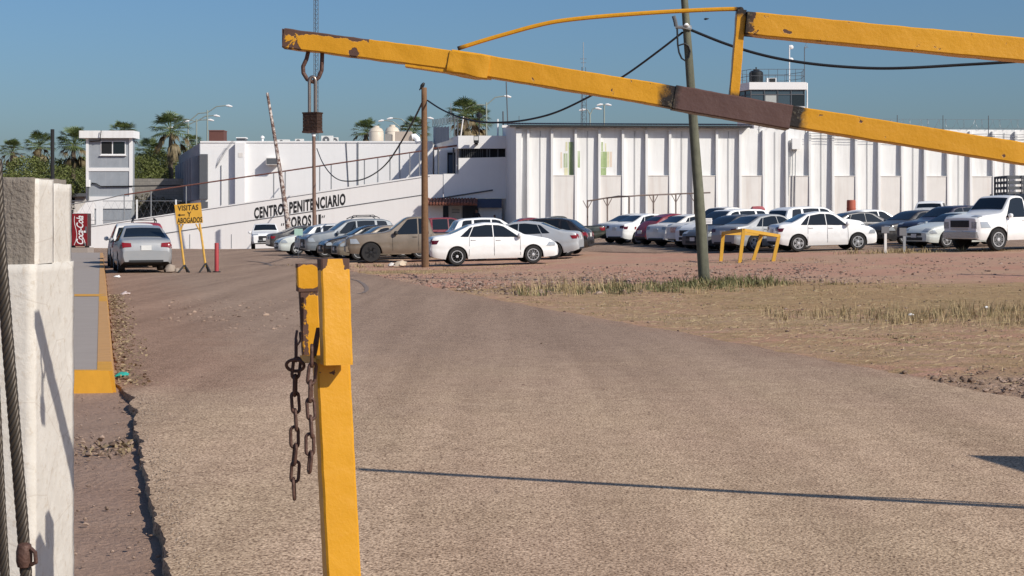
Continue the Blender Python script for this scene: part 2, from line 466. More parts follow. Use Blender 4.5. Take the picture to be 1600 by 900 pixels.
# parking lot, built in columns along X
LN = [(-40, 100), (-27, 100), (-26, 61), (-15.8, 59), (-6.8, 60.5), (-5.5, 66.5), (-1, 69.5), (3.5, 71), (6, 66.5), (12, 60.9), (20, 57.5), (45, 56)]
LF = [(-40, 112), (.2, 112), (.4, 105.5), (45, 108)]
mb = MB(); P = []
for x in np.arange(-40, 45.1, .5):
    a = float(np.interp(x, [p[0] for p in LN], [p[1] for p in LN])) + .5 * nz(x, 0, .5, 7); b = float(np.interp(x, [p[0] for p in LF], [p[1] for p in LF]))
    yy = [a + (b - a) * (k / 40) for k in range(41)]
    zz = terr(np.full(41, x), np.array(yy))
    P.append([(x, a - .1, zz[0] - .1)] + [(x, y, z + RZ - .006) for y, z in zip(yy, zz)])
mb.grid(P)
mb.att['dust_tone'] = np.ones(len(mb.v)); mb.att['edge'] = np.full(len(mb.v), .12)
lot = tag_struct(build(mb, 'parking_lot', M_LOT, local=True, smooth='all', fixn=False))

# dark rubber marks and a long tar joint on the asphalt
def ribbon(name, pts, w, mt, parent):
    mb = MB(); P = []
    for i, p in enumerate(pts):
        q = pts[min(i + 1, len(pts) - 1)]; o = pts[max(i - 1, 0)]
        d = Vector((q[0] - o[0], q[1] - o[1])).normalized(); n = Vector((-d.y, d.x)) * w / 2 * (.6 + .4 * math.sin(math.pi * i / (len(pts) - 1)))
        P.append([(p[0] + n.x, p[1] + n.y, tz(p[0] + n.x, p[1] + n.y) + RZ + .008), (p[0] - n.x, p[1] - n.y, tz(p[0] - n.x, p[1] - n.y) + RZ + .008)])
    mb.grid(P); return build(mb, name, mt, parent, fixn=False)
M_TAR = mat('rubber_mark', (.20, .15, .125), .9, var=.3, scale=8)
def gp(px, py, z=0.03): 
    Y = F * (CH - z) / (py - HZ); return (WX(px, Y), Y)
arc = [gp(*p) for p in [(548, 437), (560, 440), (568, 445), (573, 451), (573, 455), (569, 458), (560, 460)]]
ribbon('tyre_mark', arc, .10, M_TAR, road)
ribbon('tar_joint', [gp(x, 459 + (x - 550) * .012) for x in range(548, 712, 12)], .035, M_TAR, road)
ribbon('tyre_mark', [gp(*p) for p in [(360, 404), (385, 403), (408, 405), (420, 408), (424, 411)]], .16, M_TAR, road)

# ------------------------------------------------------------------ sidewalk
KH = .19
def sidewalk():
    mb = MB(); kb = MB(); kt = MB(); P = []
    Y0 = 15.0
    def edge(Y): return kerbX(Y)
    ysw = [Y0 + .02] + list(np.arange(16, 84, 1.0))
    for y in ysw:
        xk = edge(y) - .19; zt = tz(xk, y) + KH
        P.append([(xk - 5.2, y, zt - .25), (xk - 5.2, y, zt), (xk - 1.6, y, zt), (xk, y, zt)])
    mb.grid(P)
    f = P[0]; mb.add([f[0], f[3], (f[3][0], f[3][1], f[3][2] - .25), f[1]], [(0, 3, 1, 2)])
    sw = tag_struct(build(mb, 'sidewalk', M_SIDEW, local=True, fixn=True))
    # kerb stones, one by one
    n = 0; y = Y0
    while y < 82:
        L = 2.0 if y > 17 else 1.0
        y2 = y + L - .015
        b = []; t = []
        for yy in (y, y2):
            x1 = edge(yy); z = tz(x1, yy)
            b.append((x1, yy, z)); 
        xa, xb = b[0][0], b[1][0]; za, zb = b[0][2], b[1][2]
        s = .05
        k = MB().hexa([(xa - .19, y, za - .05), (xa, y, za - .05), (xb, y2, zb - .05), (xb - .19, y2, zb - .05)],
                      [(xa - .19, y, za + KH + .004), (xa - s, y, za + KH + .004), (xb - s, y2, zb + KH + .004), (xb - .19, y2, zb + KH + .004)])
        build(k, 'kerb_stone', M_KERB if n < 1 or 27 < y < 30 else M_KERBT, sw)
        n += 1; y += L
    # yellow painted nosing across the near end of the slab and a painted cross band
    x1 = edge(Y0); z = tz(x1, Y0)
    k = MB().hexa([(x1 - 5.3, Y0 - .05, z - .1), (x1 - .01, Y0 - .05, z - .1), (x1 - .20, Y0 + .10, z - .1), (x1 - 5.3, Y0 + .10, z - .1)],
                  [(x1 - 5.3, Y0 + .0, z + KH + .006), (x1 - .08, Y0 + .0, z + KH + .006), (x1 - .20, Y0 + .10, z + KH + .006), (x1 - 5.3, Y0 + .10, z + KH + .006)])
    build(k, 'end_kerb', M_KERB, sw)
    yb = 29.8; xk = edge(yb) - .19
    k = MB().add([(xk - 5, yb, tz(xk, yb) + KH + .006), (xk - .01, yb, tz(xk, yb) + KH + .006), (xk - .11, yb + .9, tz(xk, yb + .9) + KH + .006), (xk - 5, yb + .9, tz(xk, yb + .9) + KH + .006)], [(0, 1, 2, 3)])
    build(k, 'painted_band', M_KERB, sw)
sidewalk()

# ------------------------------------------------------------------ prison wall with fins
def prison_wall():
    th = R(4.5); o = W(806, 345, 105.0); d = Vector((math.cos(th), math.sin(th), 0)); nrm = Vector((math.sin(th), -math.cos(th), 0))
    pitch = 1.566; nf = 25; zb, zt = .7, 7.72; zm = 4.55
    T = thing('prison_wall', (o.x, o.y, zb), 'long white prison wall with tapered fins behind the parked cars', 'wall')
    def pt(s, out, z): 
        p = o + d * s + nrm * out; return Vector((p.x, p.y, z))
    def slab(s0, s1, o0, o1, z0, z1, o1t=None):
        o1t = o1 if o1t is None else o1t
        return MB().hexa([pt(s0, o1, z0), pt(s1, o1, z0), pt(s1, o0, z0), pt(s0, o0, z0)], [pt(s0, o1t, z1), pt(s1, o1t, z1), pt(s1, o0, z1), pt(s0, o0, z1)])
    L = .8 + nf * pitch
    build(slab(-.02, L, -.5, 0, zb, zt), 'wall_face', M_WHITE, T)
    build(slab(0, .36, .003, .30, zb, zt - .1, .26), 'end_pier', M_WHITE, T)
    M_VOID = M_GALV
    for k in range(nf):
        s = .80 + k * pitch
        build(slab(s - .078, s + .078, .004, .37, zb, zt - .12, .25), 'fin', M_WHITE, T)
        if k % 2 == 1:
            p = build(slab(s + .08, s + pitch - .08, .005, .24, zb, zm, .24), 'infill_panel', M_BEIGE, T)
            build(slab(s + .10, s + pitch - .10, .2, .27, zm + .001, zm + .05), 'ledge', M_BEIGE, p)
        else:
            sp = s + pitch * .52
            build(MB().tube([pt(sp, .05, zb), pt(sp, .05, zt - .2)], .016, 6), 'drain_pipe', M_GALV, T)
    # horizontal service cables near the top at the right
    for z in (7.05, 7.22, 7.38):
        build(MB().tube([pt(19.5 + k, .36, z + .03 * math.sin(k * 1.7)) for k in np.arange(0, 20, 1.0)], .016, 5), 'wall_cable', M_DGREY, T)
    jb = pt(18.6, .3, 6.7)
    b = build(MB().box(jb, (.55, .4, .7), th), 'junction_box', M_WHITE2, T)
    for q in (-.25, .0, .2): build(MB().tube([pt(18.4 + q, .28, 6.4), pt(18.35 + q, .30, 3.2), pt(18.35 + q, .30, zb)], .03, 6), 'conduit', M_GALV, T)
    # faded emblem of two green figures painted on the wall and the fins
    GR = mat('faded_green_paint', (.30, .39, .19), .8, var=.35, scale=5, streak=.95, dirt=(.72, .72, .66)); YG = mat('faded_yellow_paint', (.66, .63, .42), .8, var=.2, scale=4); OR = mat('faded_peach_paint', (.70, .58, .47), .8); 
    sc = 105 / F
    def em(x0, x1, y0, y1, m, out=.006):
        s0, s1 = (x0 - 806) * sc * 1.002, (x1 - 806) * sc * 1.002
        z1, z0 = WZ(y0, 105.5), WZ(y1, 105.5)
        build(MB().add([pt(s0, out, z0), pt(s1, out, z0), pt(s1, out, z1), pt(s0, out, z1)], [(0, 1, 2, 3)]), 'painted_emblem', m, T)
    for a in [(876, 878.5, 238, 263, OR), (881, 887, 240, 262, GR), (882, 887.5, 262.5, 293, YG), (884, 887, 222, 236, YG), (889, 896.5, 222, 293, GR), (903, 906.5, 236, 262, GR), (900.8, 902, 237, 292, GR), (938.5, 949, 237, 262, GR), (938.5, 948, 262.5, 292, GR), (940, 943, 222, 236.5, GR), (946, 948, 224, 236.5, YG), (949.5, 953, 237, 261, YG), (954, 957, 237, 261, OR)]: em(*a)
    # corrugated roof over the left stretch with purlins
    mb = MB(); P = []
    s0, s1 = -.45, 15.6
    ns = int((s1 - s0) / .09)
    for k in range(ns + 1):
        s = s0 + (s1 - s0) * k / ns; c = .035 if k % 2 else -.035
        P.append([pt(s, .72, 7.92 + c), pt(s, -8, 8.50 + c)])
    mb.grid(P)
    roof = build(mb, 'corrugated_roof', M_ROOF, T, fixn=False)
    build(MB().bar(pt(s0, .64, 7.80), pt(s1, .64, 7.80), .07, .12), 'eave_beam', M_BLACK, T)
    for k in range(8): build(MB().bar(pt(.4 + k * 2.05, .66, 7.78), pt(.4 + k * 2.05, -.1, 7.82), .08, .10), 'purlin', M_BLACK, T)
    build(MB().bar(pt(-.9, -.2, 7.80), pt(s1, -.2, 7.80), .3, .16), 'wall_plate', M_WHITE2, T)
    # left return wall running back to the entrance
    q0 = pt(-.02, -.02, zb); back = W(786, 345, 111.5)
    mb = MB().hexa([q0, (q0.x + .3, q0.y, zb), (back.x + .5, back.y, zb - 1), (back.x, back.y, zb - 1)], [(q0.x, q0.y, zt), (q0.x + .3, q0.y, zt), (back.x + .5, back.y, zt), (back.x, back.y, zt)])
    build(mb, 'return_wall', M_WHITE, T)
    mb = MB().add([pt(-.02, -.05, 7.72), (back.x, back.y, 7.72), (back.x, back.y, 8.28), pt(-.02, -.05, 7.9)], [(0, 1, 2, 3)])
    build(mb, 'gable_infill', M_WHITE, T)
    # coil of razor wire on its stakes
    RW = thing('razor_wire', tuple(pt(17, .05, zt)), 'coil of razor wire along the top of the long white prison wall', 'razor wire')
    pts = []
    sA, sB = 15.8, L - .3
    nn = int((sB - sA) / .62 * 14)
    for i in range(nn):
        a = i / 14 * 2 * math.pi; s = sA + (sB - sA) * i / nn
        pts.append(pt(s + .12 * math.sin(a * .5), .32 * math.cos(a), zt + .36 + .32 * math.sin(a)))
    build(MB().tube(pts, .009, 4), 'wire_coil', M_GALV, RW, fixn=False)
    for k in range(14):
        s = 16.2 + k * pitch * 1.0
        if k % 2 == 0: build(MB().tube([pt(s, 0, zt - .3), pt(s, 0, zt + .95)], .025, 6), 'stake', M_DGREY, RW)
    for z in (.1, .68): build(MB().tube([pt(sA, 0, zt + z), pt(sB, 0, zt + z)], .008, 4), 'line_wire', M_GALV, RW)
    return pt
wpt = prison_wall()

# ------------------------------------------------------------------ ramp parapet with lettering
def ramp():
    Y = 110.0
    zbase = -.5
    def top(px): return 353 - (px - 140) * .149
    T = thing('ramp_wall', tuple(W(400, 388, Y)), 'white sloping ramp wall lettered CENTRO PENITENCIARIO', 'wall')
    P = [W(140, 345, Y), W(692, 345, Y)]
    xa, xb = P[0].x, P[1].x
    za, zb = WZ(top(140), Y), WZ(top(680), Y)
    poly = [(xa, Y, zbase), (xb, Y, zbase), (xb, Y, zb), (WX(672, Y), Y, zb), (xa, Y, za)]
    build(MB().prism(poly, (0, .35, 0)), 'parapet', M_PINKW, T)
    def line(px0, px1, off, r, m, name, out=.03):
        return build(MB().tube([(WX(p, Y), Y - out, WZ(top(p) + off, Y)) for p in np.linspace(px0, px1, 9)], r, 6), name, m, T)
    line(240, 668, 29, .022, M_DGREY, 'conduit')
    line(142, 672, 1.5, .014, M_GALV, 'coping_joint')
    for p in (297, 362): build(MB().tube([(WX(p, Y), Y - .02, WZ(388, Y)), (WX(p, Y), Y - .02, WZ(366, Y))], .02, 5), 'down_pipe', M_GALV, T)
    # lettering sheared along the slope
    def letters(body, px0, px1, py_base0, hpx, name, slope=-.158):
        vs, fs, w = text_mesh(body, 1.0, .045, 1.0, 0, 1.10)
        k = (px1 - px0) / w; hh = max(v[1] for v in vs)
        out = []
        for x, y in vs:
            px = px0 + x * k; py = py_base0 + slope * (px - px0) - y / hh * hpx
            out.append((WX(px, Y), Y - .006, WZ(py, Y)))
        build(MB().add(out, fs), name, M_BLACK, T, fixn=False)
    letters('CENTRO', 397, 443, 341.5, 17, 'lettering')
    letters('PENITENCIARIO', 452, 540, 333, 17.5, 'lettering')
    letters('GOROS', 446, 486.5, 357, 17, 'lettering', -.12)
    letters('II', 491, 501.5, 352, 16, 'lettering', -.12)
    for q0, q1 in ((439, 349), (442, 348.6), (502.5, 337), (505.5, 336.6)):
        build(MB().add([(WX(q0, Y), Y - .006, WZ(q1 + 4, Y)), (WX(q0 + 1.3, Y), Y - .006, WZ(q1 + 4, Y)), (WX(q0 + 2.4, Y), Y - .006, WZ(q1, Y)), (WX(q0 + .6, Y), Y - .006, WZ(q1, Y))], [(0, 1, 2, 3)]), 'quote_mark', M_BLACK, T, fixn=False)
    # pipe rail on posts above the parapet
    T2 = thing('pipe_rail', tuple(W(420, top(420), Y + .2)), 'rusty pipe rail on posts along the top of the white ramp wall', 'railing')
    def rail(px): return 304 - (px - 195) * .1475
    build(MB().tube([(WX(p, Y), Y + .2, WZ(rail(p), Y)) for p in (193, 300, 400, 520, 668)], .05, 8), 'rail', M_RUSTPIPE, T2)
    for p in (193, 235, 290, 357, 427, 445, 499, 517, 569, 590, 609, 640, 655):
        build(MB().tube([(WX(p, Y), Y + .2, WZ(rail(p), Y)), (WX(p, Y), Y + .2, WZ(top(p) + 3, Y))], .04, 6), 'rail_post', M_GALV, T2)
    build(MB().tube([W(193, 304, Y + .2), W(160, 312, Y + .2), W(110, 319, Y + .2)], .035, 6), 'end_rail', M_GALV, T2)
    build(MB().tube([W(110, 319, Y + .2), W(110, 388, Y + .2)], .035, 6), 'end_post', M_GALV, T2)
ramp()

# ------------------------------------------------------------------ long white building behind the ramp
def long_building():
    Yf = 116.5
    zt = WZ(223, Yf)
    c0 = W(313, 345, Yf); c1 = W(676, 345, Yf); bk = W(280, 345, 141.0)
    T = thing('office_building', (c0.x, c0.y, 0), 'long white flat roofed building with dark slit windows on its side', 'building')
    mb = MB().hexa([(c0.x, c0.y, -.5), (c1.x, c1.y, -.5), (c1.x, 141, -.5), (bk.x, 141, -.5)], [(c0.x, c0.y, zt), (c1.x, c1.y, zt), (c1.x, 141, zt), (bk.x, 141, zt)])
    build(mb, 'wall', M_WHITE2, T)
    mb = MB().bx(c0.x, c1.x, Yf - .06, Yf + .15, zt, zt + .12); build(mb, 'parapet_cap', M_WHITE2, T)
    # side: dark recess band with upright louvres
    side = (Vector((bk.x, 141, 0)) - Vector((c0.x, c0.y, 0))); L = side.length; sd = side.normalized(); sn = Vector((-sd.y, sd.x, 0))
    if sn.x > 0: sn = -sn
    def sp(t, out, z): 
        p = Vector((c0.x, c0.y, 0)) + sd * t + sn * out; return (p.x, p.y, z)
    z0, z1 = WZ(312, Yf), WZ(243, Yf)
    build(MB().hexa([sp(.2, .03, z0), sp(L - .3, .03, z0), sp(L - .3, .003, z0), sp(.2, .003, z0)], [sp(.2, .03, z1), sp(L - .3, .03, z1), sp(L - .3, .003, z1), sp(.2, .003, z1)]), 'window_band', M_GLASS, T)
    build(MB().hexa([sp(.0, .05, z1 + .02), sp(L, .05, z1 + .02), sp(L, .003, z1 + .02), sp(.0, .003, z1 + .02)], [sp(.0, .05, zt - .01), sp(L, .05, zt - .01), sp(L, .003, zt - .01), sp(0, .003, zt - .01)]), 'fascia', M_GREYW, T)
    for k in range(8):
        t = 1.2 + k * (L - 2) / 8
        build(MB().hexa([sp(t, .55, z0), sp(t + .35, .55, z0), sp(t + .35, .03, z0), sp(t, .03, z0)], [sp(t, .55, z1), sp(t + .35, .55, z1), sp(t + .35, .03, z1), sp(t, .03, z1)]), 'louvre', M_GREYW, T)
    build(MB().bx(WX(313, Yf), WX(325, Yf), Yf - .30, Yf - .004, WZ(311, Yf), WZ(241, Yf)), 'dark_panel', M_DGREY, T)
    build(MB().bx(WX(314, Yf), WX(325, Yf), Yf - .20, Yf - .004, WZ(335, Yf), WZ(315, Yf)), 'dark_panel', M_DGREY, T)
    build(MB().bx(WX(369, Yf), WX(384, Yf), Yf - .45, Yf - .004, -.3, zt - .01), 'pilaster', M_WHITE2, T)
    build(MB().bx(WX(374, Yf), WX(381, Yf), Yf - .47, Yf - .45, WZ(246, Yf), WZ(239, Yf)), 'vent', M_BEIGE, T)
    build(MB().tube([(WX(346, Yf), Yf - .05, WZ(320, Yf)), (WX(346, Yf), Yf - .05, WZ(258, Yf))], .025, 6), 'conduit', M_GALV, T)
    for k, p in enumerate((541, 559, 625, 560)):
        build(MB().tube([(WX(p, Yf), Yf - .05, WZ(222, Yf)), (WX(p + (4 if k == 0 else 0), Yf), Yf - .05, WZ(292, Yf))], .025, 6), 'conduit', M_DGREY if k == 0 else M_GALV, T)
    # cables drooping down the front corner
    for q in (0, 1.5, 3): build(MB().tube([W(366 - q, 219, Yf - .5), W(352 - q, 238, Yf - .4), W(338, 262 - q, Yf - .05)], .012, 5), 'drop_cable', M_GALV, T)
    # second recess: a shadowing return at the right end of the front
    ac = thing('window_air_conditioner', tuple(W(427, 258, Yf - .35)), 'small beige air conditioner box sticking out of the long white wall', 'air conditioner')
    build(MB().bx(WX(418, Yf), WX(436, Yf), Yf - .75, Yf - .004, WZ(258, Yf), WZ(247, Yf)), 'case', M_BEIGE, ac)
    build(MB().bx(WX(419, Yf), WX(435, Yf), Yf - .77, Yf - .752, WZ(257, Yf), WZ(248, Yf)), 'grille', M_DGREY, ac)
    # roof furniture
    zr = zt
    def rb(name, px0, px1, pt_, Yr, m, dep, label, cat):
        t = thing(name, (WX((px0 + px1) / 2, Yr), Yr, zr), label, cat)
        build(MB().bx(WX(px0, Yr), WX(px1, Yr), Yr, Yr + dep, zr, WZ(pt_, Yr)), 'case', m, t); return t
    t = rb('metal_tank', 326.5, 349.5, 204.5, 125, mat('rust_brown_sheet', (.115, .045, .035), .7, var=.3, scale=6), 1.4, 'rust brown box tank on the roof above the dark slit windows', 'tank')
    build(MB().bx(WX(326, 125), WX(350, 125), 124.95, 126.45, WZ(204.5, 125), WZ(204.5, 125) + .06), 'lid', M_RUSTPIPE, t)
    t = rb('roof_hatch', 369.5, 383.5, 216, 117.2, M_DGREY, .8, 'dark grey hatch box on the roof edge above the white pilaster', 'roof hatch')
    build(MB().bx(WX(369, 117.2), WX(384, 117.2), 117.1, 118.1, WZ(216, 117.2), WZ(216, 117.2) + .07), 'lid', M_WHITE2, t)
    M_AC = mat('air_con_white', (.62, .61, .58), .6)
    def acu(px0, px1, ptop, Yr, label):
        t = rb('air_conditioner', px0, px1, ptop, Yr, M_AC, .4, label, 'air conditioner')
        cx, cz = WX((px0 + px1) / 2 - 1.5, Yr), (zr + WZ(ptop, Yr)) / 2; r = (WZ(ptop, Yr) - zr) * .40
        build(MB().lathe([(r, 0), (r, .02)], 20, (cx, Yr - .03, cz), 'y'), 'fan_guard', M_DGREY, t)
        build(MB().lathe([(r * .3, 0), (r * .3, .02)], 12, (cx, Yr - .055, cz), 'y'), 'fan_hub', M_AC, t)
    acu(502, 520, 212, 118.5, 'white air conditioner unit on the roof behind the hanging padlock')
    acu(521, 528, 214.5, 119.3, 'grey narrow condenser beside the white rooftop air conditioner')
    acu(461, 474, 217, 118.5, 'low pale air conditioner on the roof left of the padlock')
    acu(430, 452, 218, 118.2, 'flat wide cooler unit on the roof near the leaning pole')
    t = thing('vent_pipe', (WX(410, 117.5), 117.5, zr), 'short white vent pipe on the roof edge left of the leaning pole', 'vent')
    build(MB().tube([W(410, 223, 117.5), W(410, 216, 117.5)], .09, 8), 'pipe', M_WHITE2, t); build(MB().lathe([(.16, 0), (.14, .12), (.02, .2)], 10, tuple(W(410, 216, 117.5))), 'cowl', M_WHITE2, t)
    M_TIN = mat('beige_plastic', (.60, .52, .42), .5)
    for (px, w, ptop, Yr, lab) in ((588, 23, 197, 121, 'beige round water tank with ribbed top, left of the rooftop pair'), (613, 23, 195.5, 124, 'beige round water tank half hidden by the rooftop box')):
        c = W(px, 223, Yr); h = WZ(ptop, Yr) - zr; r = w / 2 / F * Yr
        t = thing('water_tank', (c.x, Yr, zr), lab, 'water tank')
        build(MB().lathe([(r, 0), (r, h * .66), (r * .97, h * .68), (r, h * .71), (r * .78, h * .86), (r * .42, h * .93)], 24, (c.x, Yr, zr)), 'tank', M_TIN, t, True)
        build(MB().lathe([(r * .40, h * .92), (r * .40, h * 1.0), (r * .2, h * 1.02)], 16, (c.x, Yr, zr)), 'lid', M_TIN, t, True)
    rb('rooftop_box', 617, 643, 205.5, 119, mat('tan_panel', (.40, .33, .27), .7), 1.2, 'tan square equipment box on the roof in front of the water tanks', 'box')
    rb('rooftop_box', 601, 612, 209.5, 119, mat('taupe_panel', (.25, .23, .21), .7), .8, 'small dark taupe box on the roof between the water tanks', 'box')
    t = thing('roof_duct', (WX(650, 119), 119, zr), 'white curved duct at the right end of the long roof', 'duct')
    build(MB().tube([W(644, 214, 119), W(648, 213, 119), W(652, 217, 119), W(653, 223, 119)], .22, 10), 'elbow', M_WHITE2, t, True)
long_building()

# ------------------------------------------------------------------ entrance building
def entrance():
    Y = 110.0
    T = thing('entrance_building', tuple(W(740, 350, Y)), 'two storey white entrance block half in shadow beside the prison wall', 'building')
    z = lambda p: WZ(p, Y); x = lambda p: WX(p, Y)
    bl = W(677, 345, 119)
    # upper parapet (front face, left side face)
    def block(z0, z1, out, m, name, xr=803):
        return build(MB().hexa([(x(716), Y - out, z0), (x(xr), Y - out, z0), (x(xr), 120, z0), (bl.x, 120, z0)], [(x(716), Y - out, z1), (x(xr), Y - out, z1), (x(xr), 120, z1), (bl.x, 120, z1)]), name, m, T)
    block(z(232), z(212), .02, M_WHITE2, 'upper_parapet')
    # window band: set back dark glazing with bars
    build(MB().bx(x(717), x(803), Y + .35, Y + .5, z(247), z(232)), 'window_band', M_DARK, T)
    for p in (717.5, 760, 764, 777): build(MB().bx(x(p), x(p + 1.8), Y + .1, Y + .3, z(247), z(232)), 'mullion', M_DGREY, T)
    for p in range(721, 756, 3): build(MB().tube([(x(p), Y + .2, z(247)), (x(p), Y + .2, z(232))], .015, 5), 'window_bar', M_DGREY, T)
    build(MB().bx(x(716), x(803), Y, Y + .3, -.3 + 0, z(247)) if False else MB().prism([(x(712), Y, z(310)), (x(803), Y, z(310)), (x(803), Y, z(245)), (x(716.5), Y, z(247)), (x(716.5), Y, z(271.5)), (x(712), Y, z(271.5))], (0, .3, 0)), 'front_wall', M_WHITE2, T)
    build(MB().bx(x(693), x(712), Y + .01, Y + .3, z(310), z(271.5)), 'front_wall', M_WHITE2, T)
    # upper porch: side wall, door opening, posts
    build(MB().hexa([(x(676), 112.4, z(300)), (x(716), 112.4, z(300)), (x(716), 120, z(300)), (x(676), 120, z(300))], [(x(676), 112.4, z(232)), (x(716), 112.4, z(232)), (x(716), 120, z(232)), (x(676), 120, z(232))]), 'porch_wall', M_WHITE2, T)
    build(MB().bx(x(697), x(711), 112.3, 112.38, z(275), z(236)), 'door', M_DARK, T)
    build(MB().bx(x(699), x(709), 112.2, 112.28, z(275), z(240)), 'door_leaf', mat('door_blue', (.05, .08, .13), .5), T)
    for p, m in ((712.5, M_WHITE2), (708, M_DGREY), (684, M_DGREY)): build(MB().tube([(x(p), Y + .8, z(272)), (x(p), Y + .8, z(230))], .06, 8), 'porch_post', m, T)
    build(MB().bar((x(676), Y + .9, z(231)), (x(714), Y + .5, z(227)), .1, .12), 'eave_beam', M_RUSTPIPE, T)
    # ground floor
    build(MB().bx(x(692), x(803), Y + 1.6, Y + 1.8, -.3, z(310)), 'back_wall', M_WHITE2, T)
    M_BLUE = mat('deep_blue_paint', (.05, .075, .14), .6)
    build(MB().bx(x(746), x(784), Y + .02, Y + .3, z(324.5), z(310.4)), 'blue_band', M_BLUE, T)
    build(MB().bx(x(748), x(784), Y + .5, Y + .8, -.3, z(325)), 'low_wall', M_WHITE2, T)
    for a, b in ((678, 699), (722, 746)): build(MB().bx(x(a), x(b), Y + 1.5, Y + 1.58, -.3, z(321)), 'doorway', mat('doorway_blue_grey', (.055, .07, .095), .6), T)
    build(MB().bx(x(700), x(721), Y + 1.4, Y + 1.5, -.3, z(320)), 'pier', M_WHITE2, T)
    nb = build(MB().bx(x(703), x(719), Y + 1.35, Y + 1.39, z(336), z(324)), 'notice_panel', M_WHITE2, T)
    for k in range(3): build(MB().bx(x(705), x(717), Y + 1.33, Y + 1.348, z(327.2 + k * 2.6), z(326.4 + k * 2.6)), 'printed_line', M_DGREY, nb)
    # tiled canopy: individual clay tiles on a sloping slab
    M_TILE = mat('clay_tile', (.22, .085, .06), .8, var=.35, scale=8)
    cn = build(MB().hexa([(x(669), Y - 1.3, z(321)), (x(746), Y - 1.3, z(321)), (x(746), Y + 1.4, z(321)), (x(669), Y + 1.4, z(321))], [(x(669), Y - 1.3, z(319)), (x(746), Y - 1.3, z(319)), (x(746), Y - .02, z(311)), (x(669), Y - .02, z(311))]), 'canopy', M_TILE, T)
    for k in range(16):
        a = x(670 + k * 4.75); build(MB().tube([(a, Y - 1.38, z(318.4)), (a, Y - .03, z(310.6))], .085, 8), 'roof_tile', M_TILE, cn, True)
    build(MB().tube([W(676, 312, Y - .05), W(712, 306, Y - .05), W(770, 297, Y - .05)], .05, 6), 'handrail', M_DGREY, T)
    # floodlight on the fascia
    fl = thing('floodlight', tuple(W(744, 228, Y - .6)), 'square floodlight mounted on the white fascia of the entrance block', 'floodlight')
    build(MB().bx(x(740.5), x(748.5), Y - .75, Y - .55, z(224), z(213)), 'housing', M_BLACK, fl)
    build(MB().bx(x(741.2), x(747.8), Y - .77, Y - .752, z(220), z(214)), 'lens', mat('frosted_lens', (.6, .6, .58), .3), fl)
    build(MB().bx(x(742), x(747), Y - .56, Y - .02, z(226), z(223.5)), 'bracket', M_BLACK, fl)
    cb = thing('security_camera', tuple(W(749, 181, Y + 1)), 'round black camera on a thin mast above the entrance block', 'camera')
    build(MB().tube([W(748.6, 212, Y + 1), W(748.6, 184, Y + 1)], .04, 6), 'mast', M_BLACK, cb); build(MB().lathe([(.05, -.2), (.2, -.12), (.22, .05), (.1, .2), (.02, .22)], 14, tuple(W(749, 180.5, Y + 1))), 'dome', M_BLACK, cb, True)
    # roof fence with coiled wire
    RF = thing('roof_fence', tuple(W(695, 214, 114)), 'grey sheet fence topped by coiled wire on the entrance roof', 'fence')
    for k in range(5):
        a, b = W(677 + k * 5, 226 - k * 1.5, 117 - k), W(681.9 + k * 5, 225 - k * 1.5, 116 - k)
        build(MB().prism([a, b, (b.x, b.y, WZ(197, b.y)), (a.x, a.y, WZ(199, a.y))], (0, .06, 0)), 'fence_panel', M_GREYW, RF)
    pts = [W(675 + i * .28 + 1.4 * math.sin(i * .7), 193 - i * .05 + 6 * math.cos(i * .7), 115.5 + .3 * math.sin(i * .35)) for i in range(130)]
    build(MB().tube(pts, .018, 4), 'wire_coil', M_DGREY, RF, fixn=False)
    for p, t0, m, r in ((704.5, 161, M_GALV, .02), (710, 182, M_DGREY, .05), (715, 182, M_DGREY, .05)):
        build(MB().tube([W(p, 214, 112), W(p, t0, 112)], r, 6), 'fence_post', m, RF)
    build(MB().tube([W(720, 212, 111), W(724, 182, 111)], .05, 6), 'fence_post', M_BEIGE, RF)
    for px, t0, lean, r, m, lab in ((777.7, 186, 0, .06, M_WHITE2, 'short white pipe standing on the entrance roof'), (786.5, 174, -1, .05, M_DGREY, 'dark pipe standing on the entrance roof beside the corrugated roof'), (794, 128, -5, .04, M_DGREY, 'tall thin leaning antenna rod at the corrugated roof end'), (811, 181, 0, .02, M_DGREY, 'thin short rod rising behind the corrugated roof end')):
        Yr = 112 if px < 800 else 118
        build_t = build(MB().tube([W(px, 213, Yr), W(px + lean * .3, (213 + t0) / 2, Yr), W(px + lean * .6, t0, Yr)], r, 6), 'roof_rod', m); tag(build_t, lab, 'pipe')
entrance()

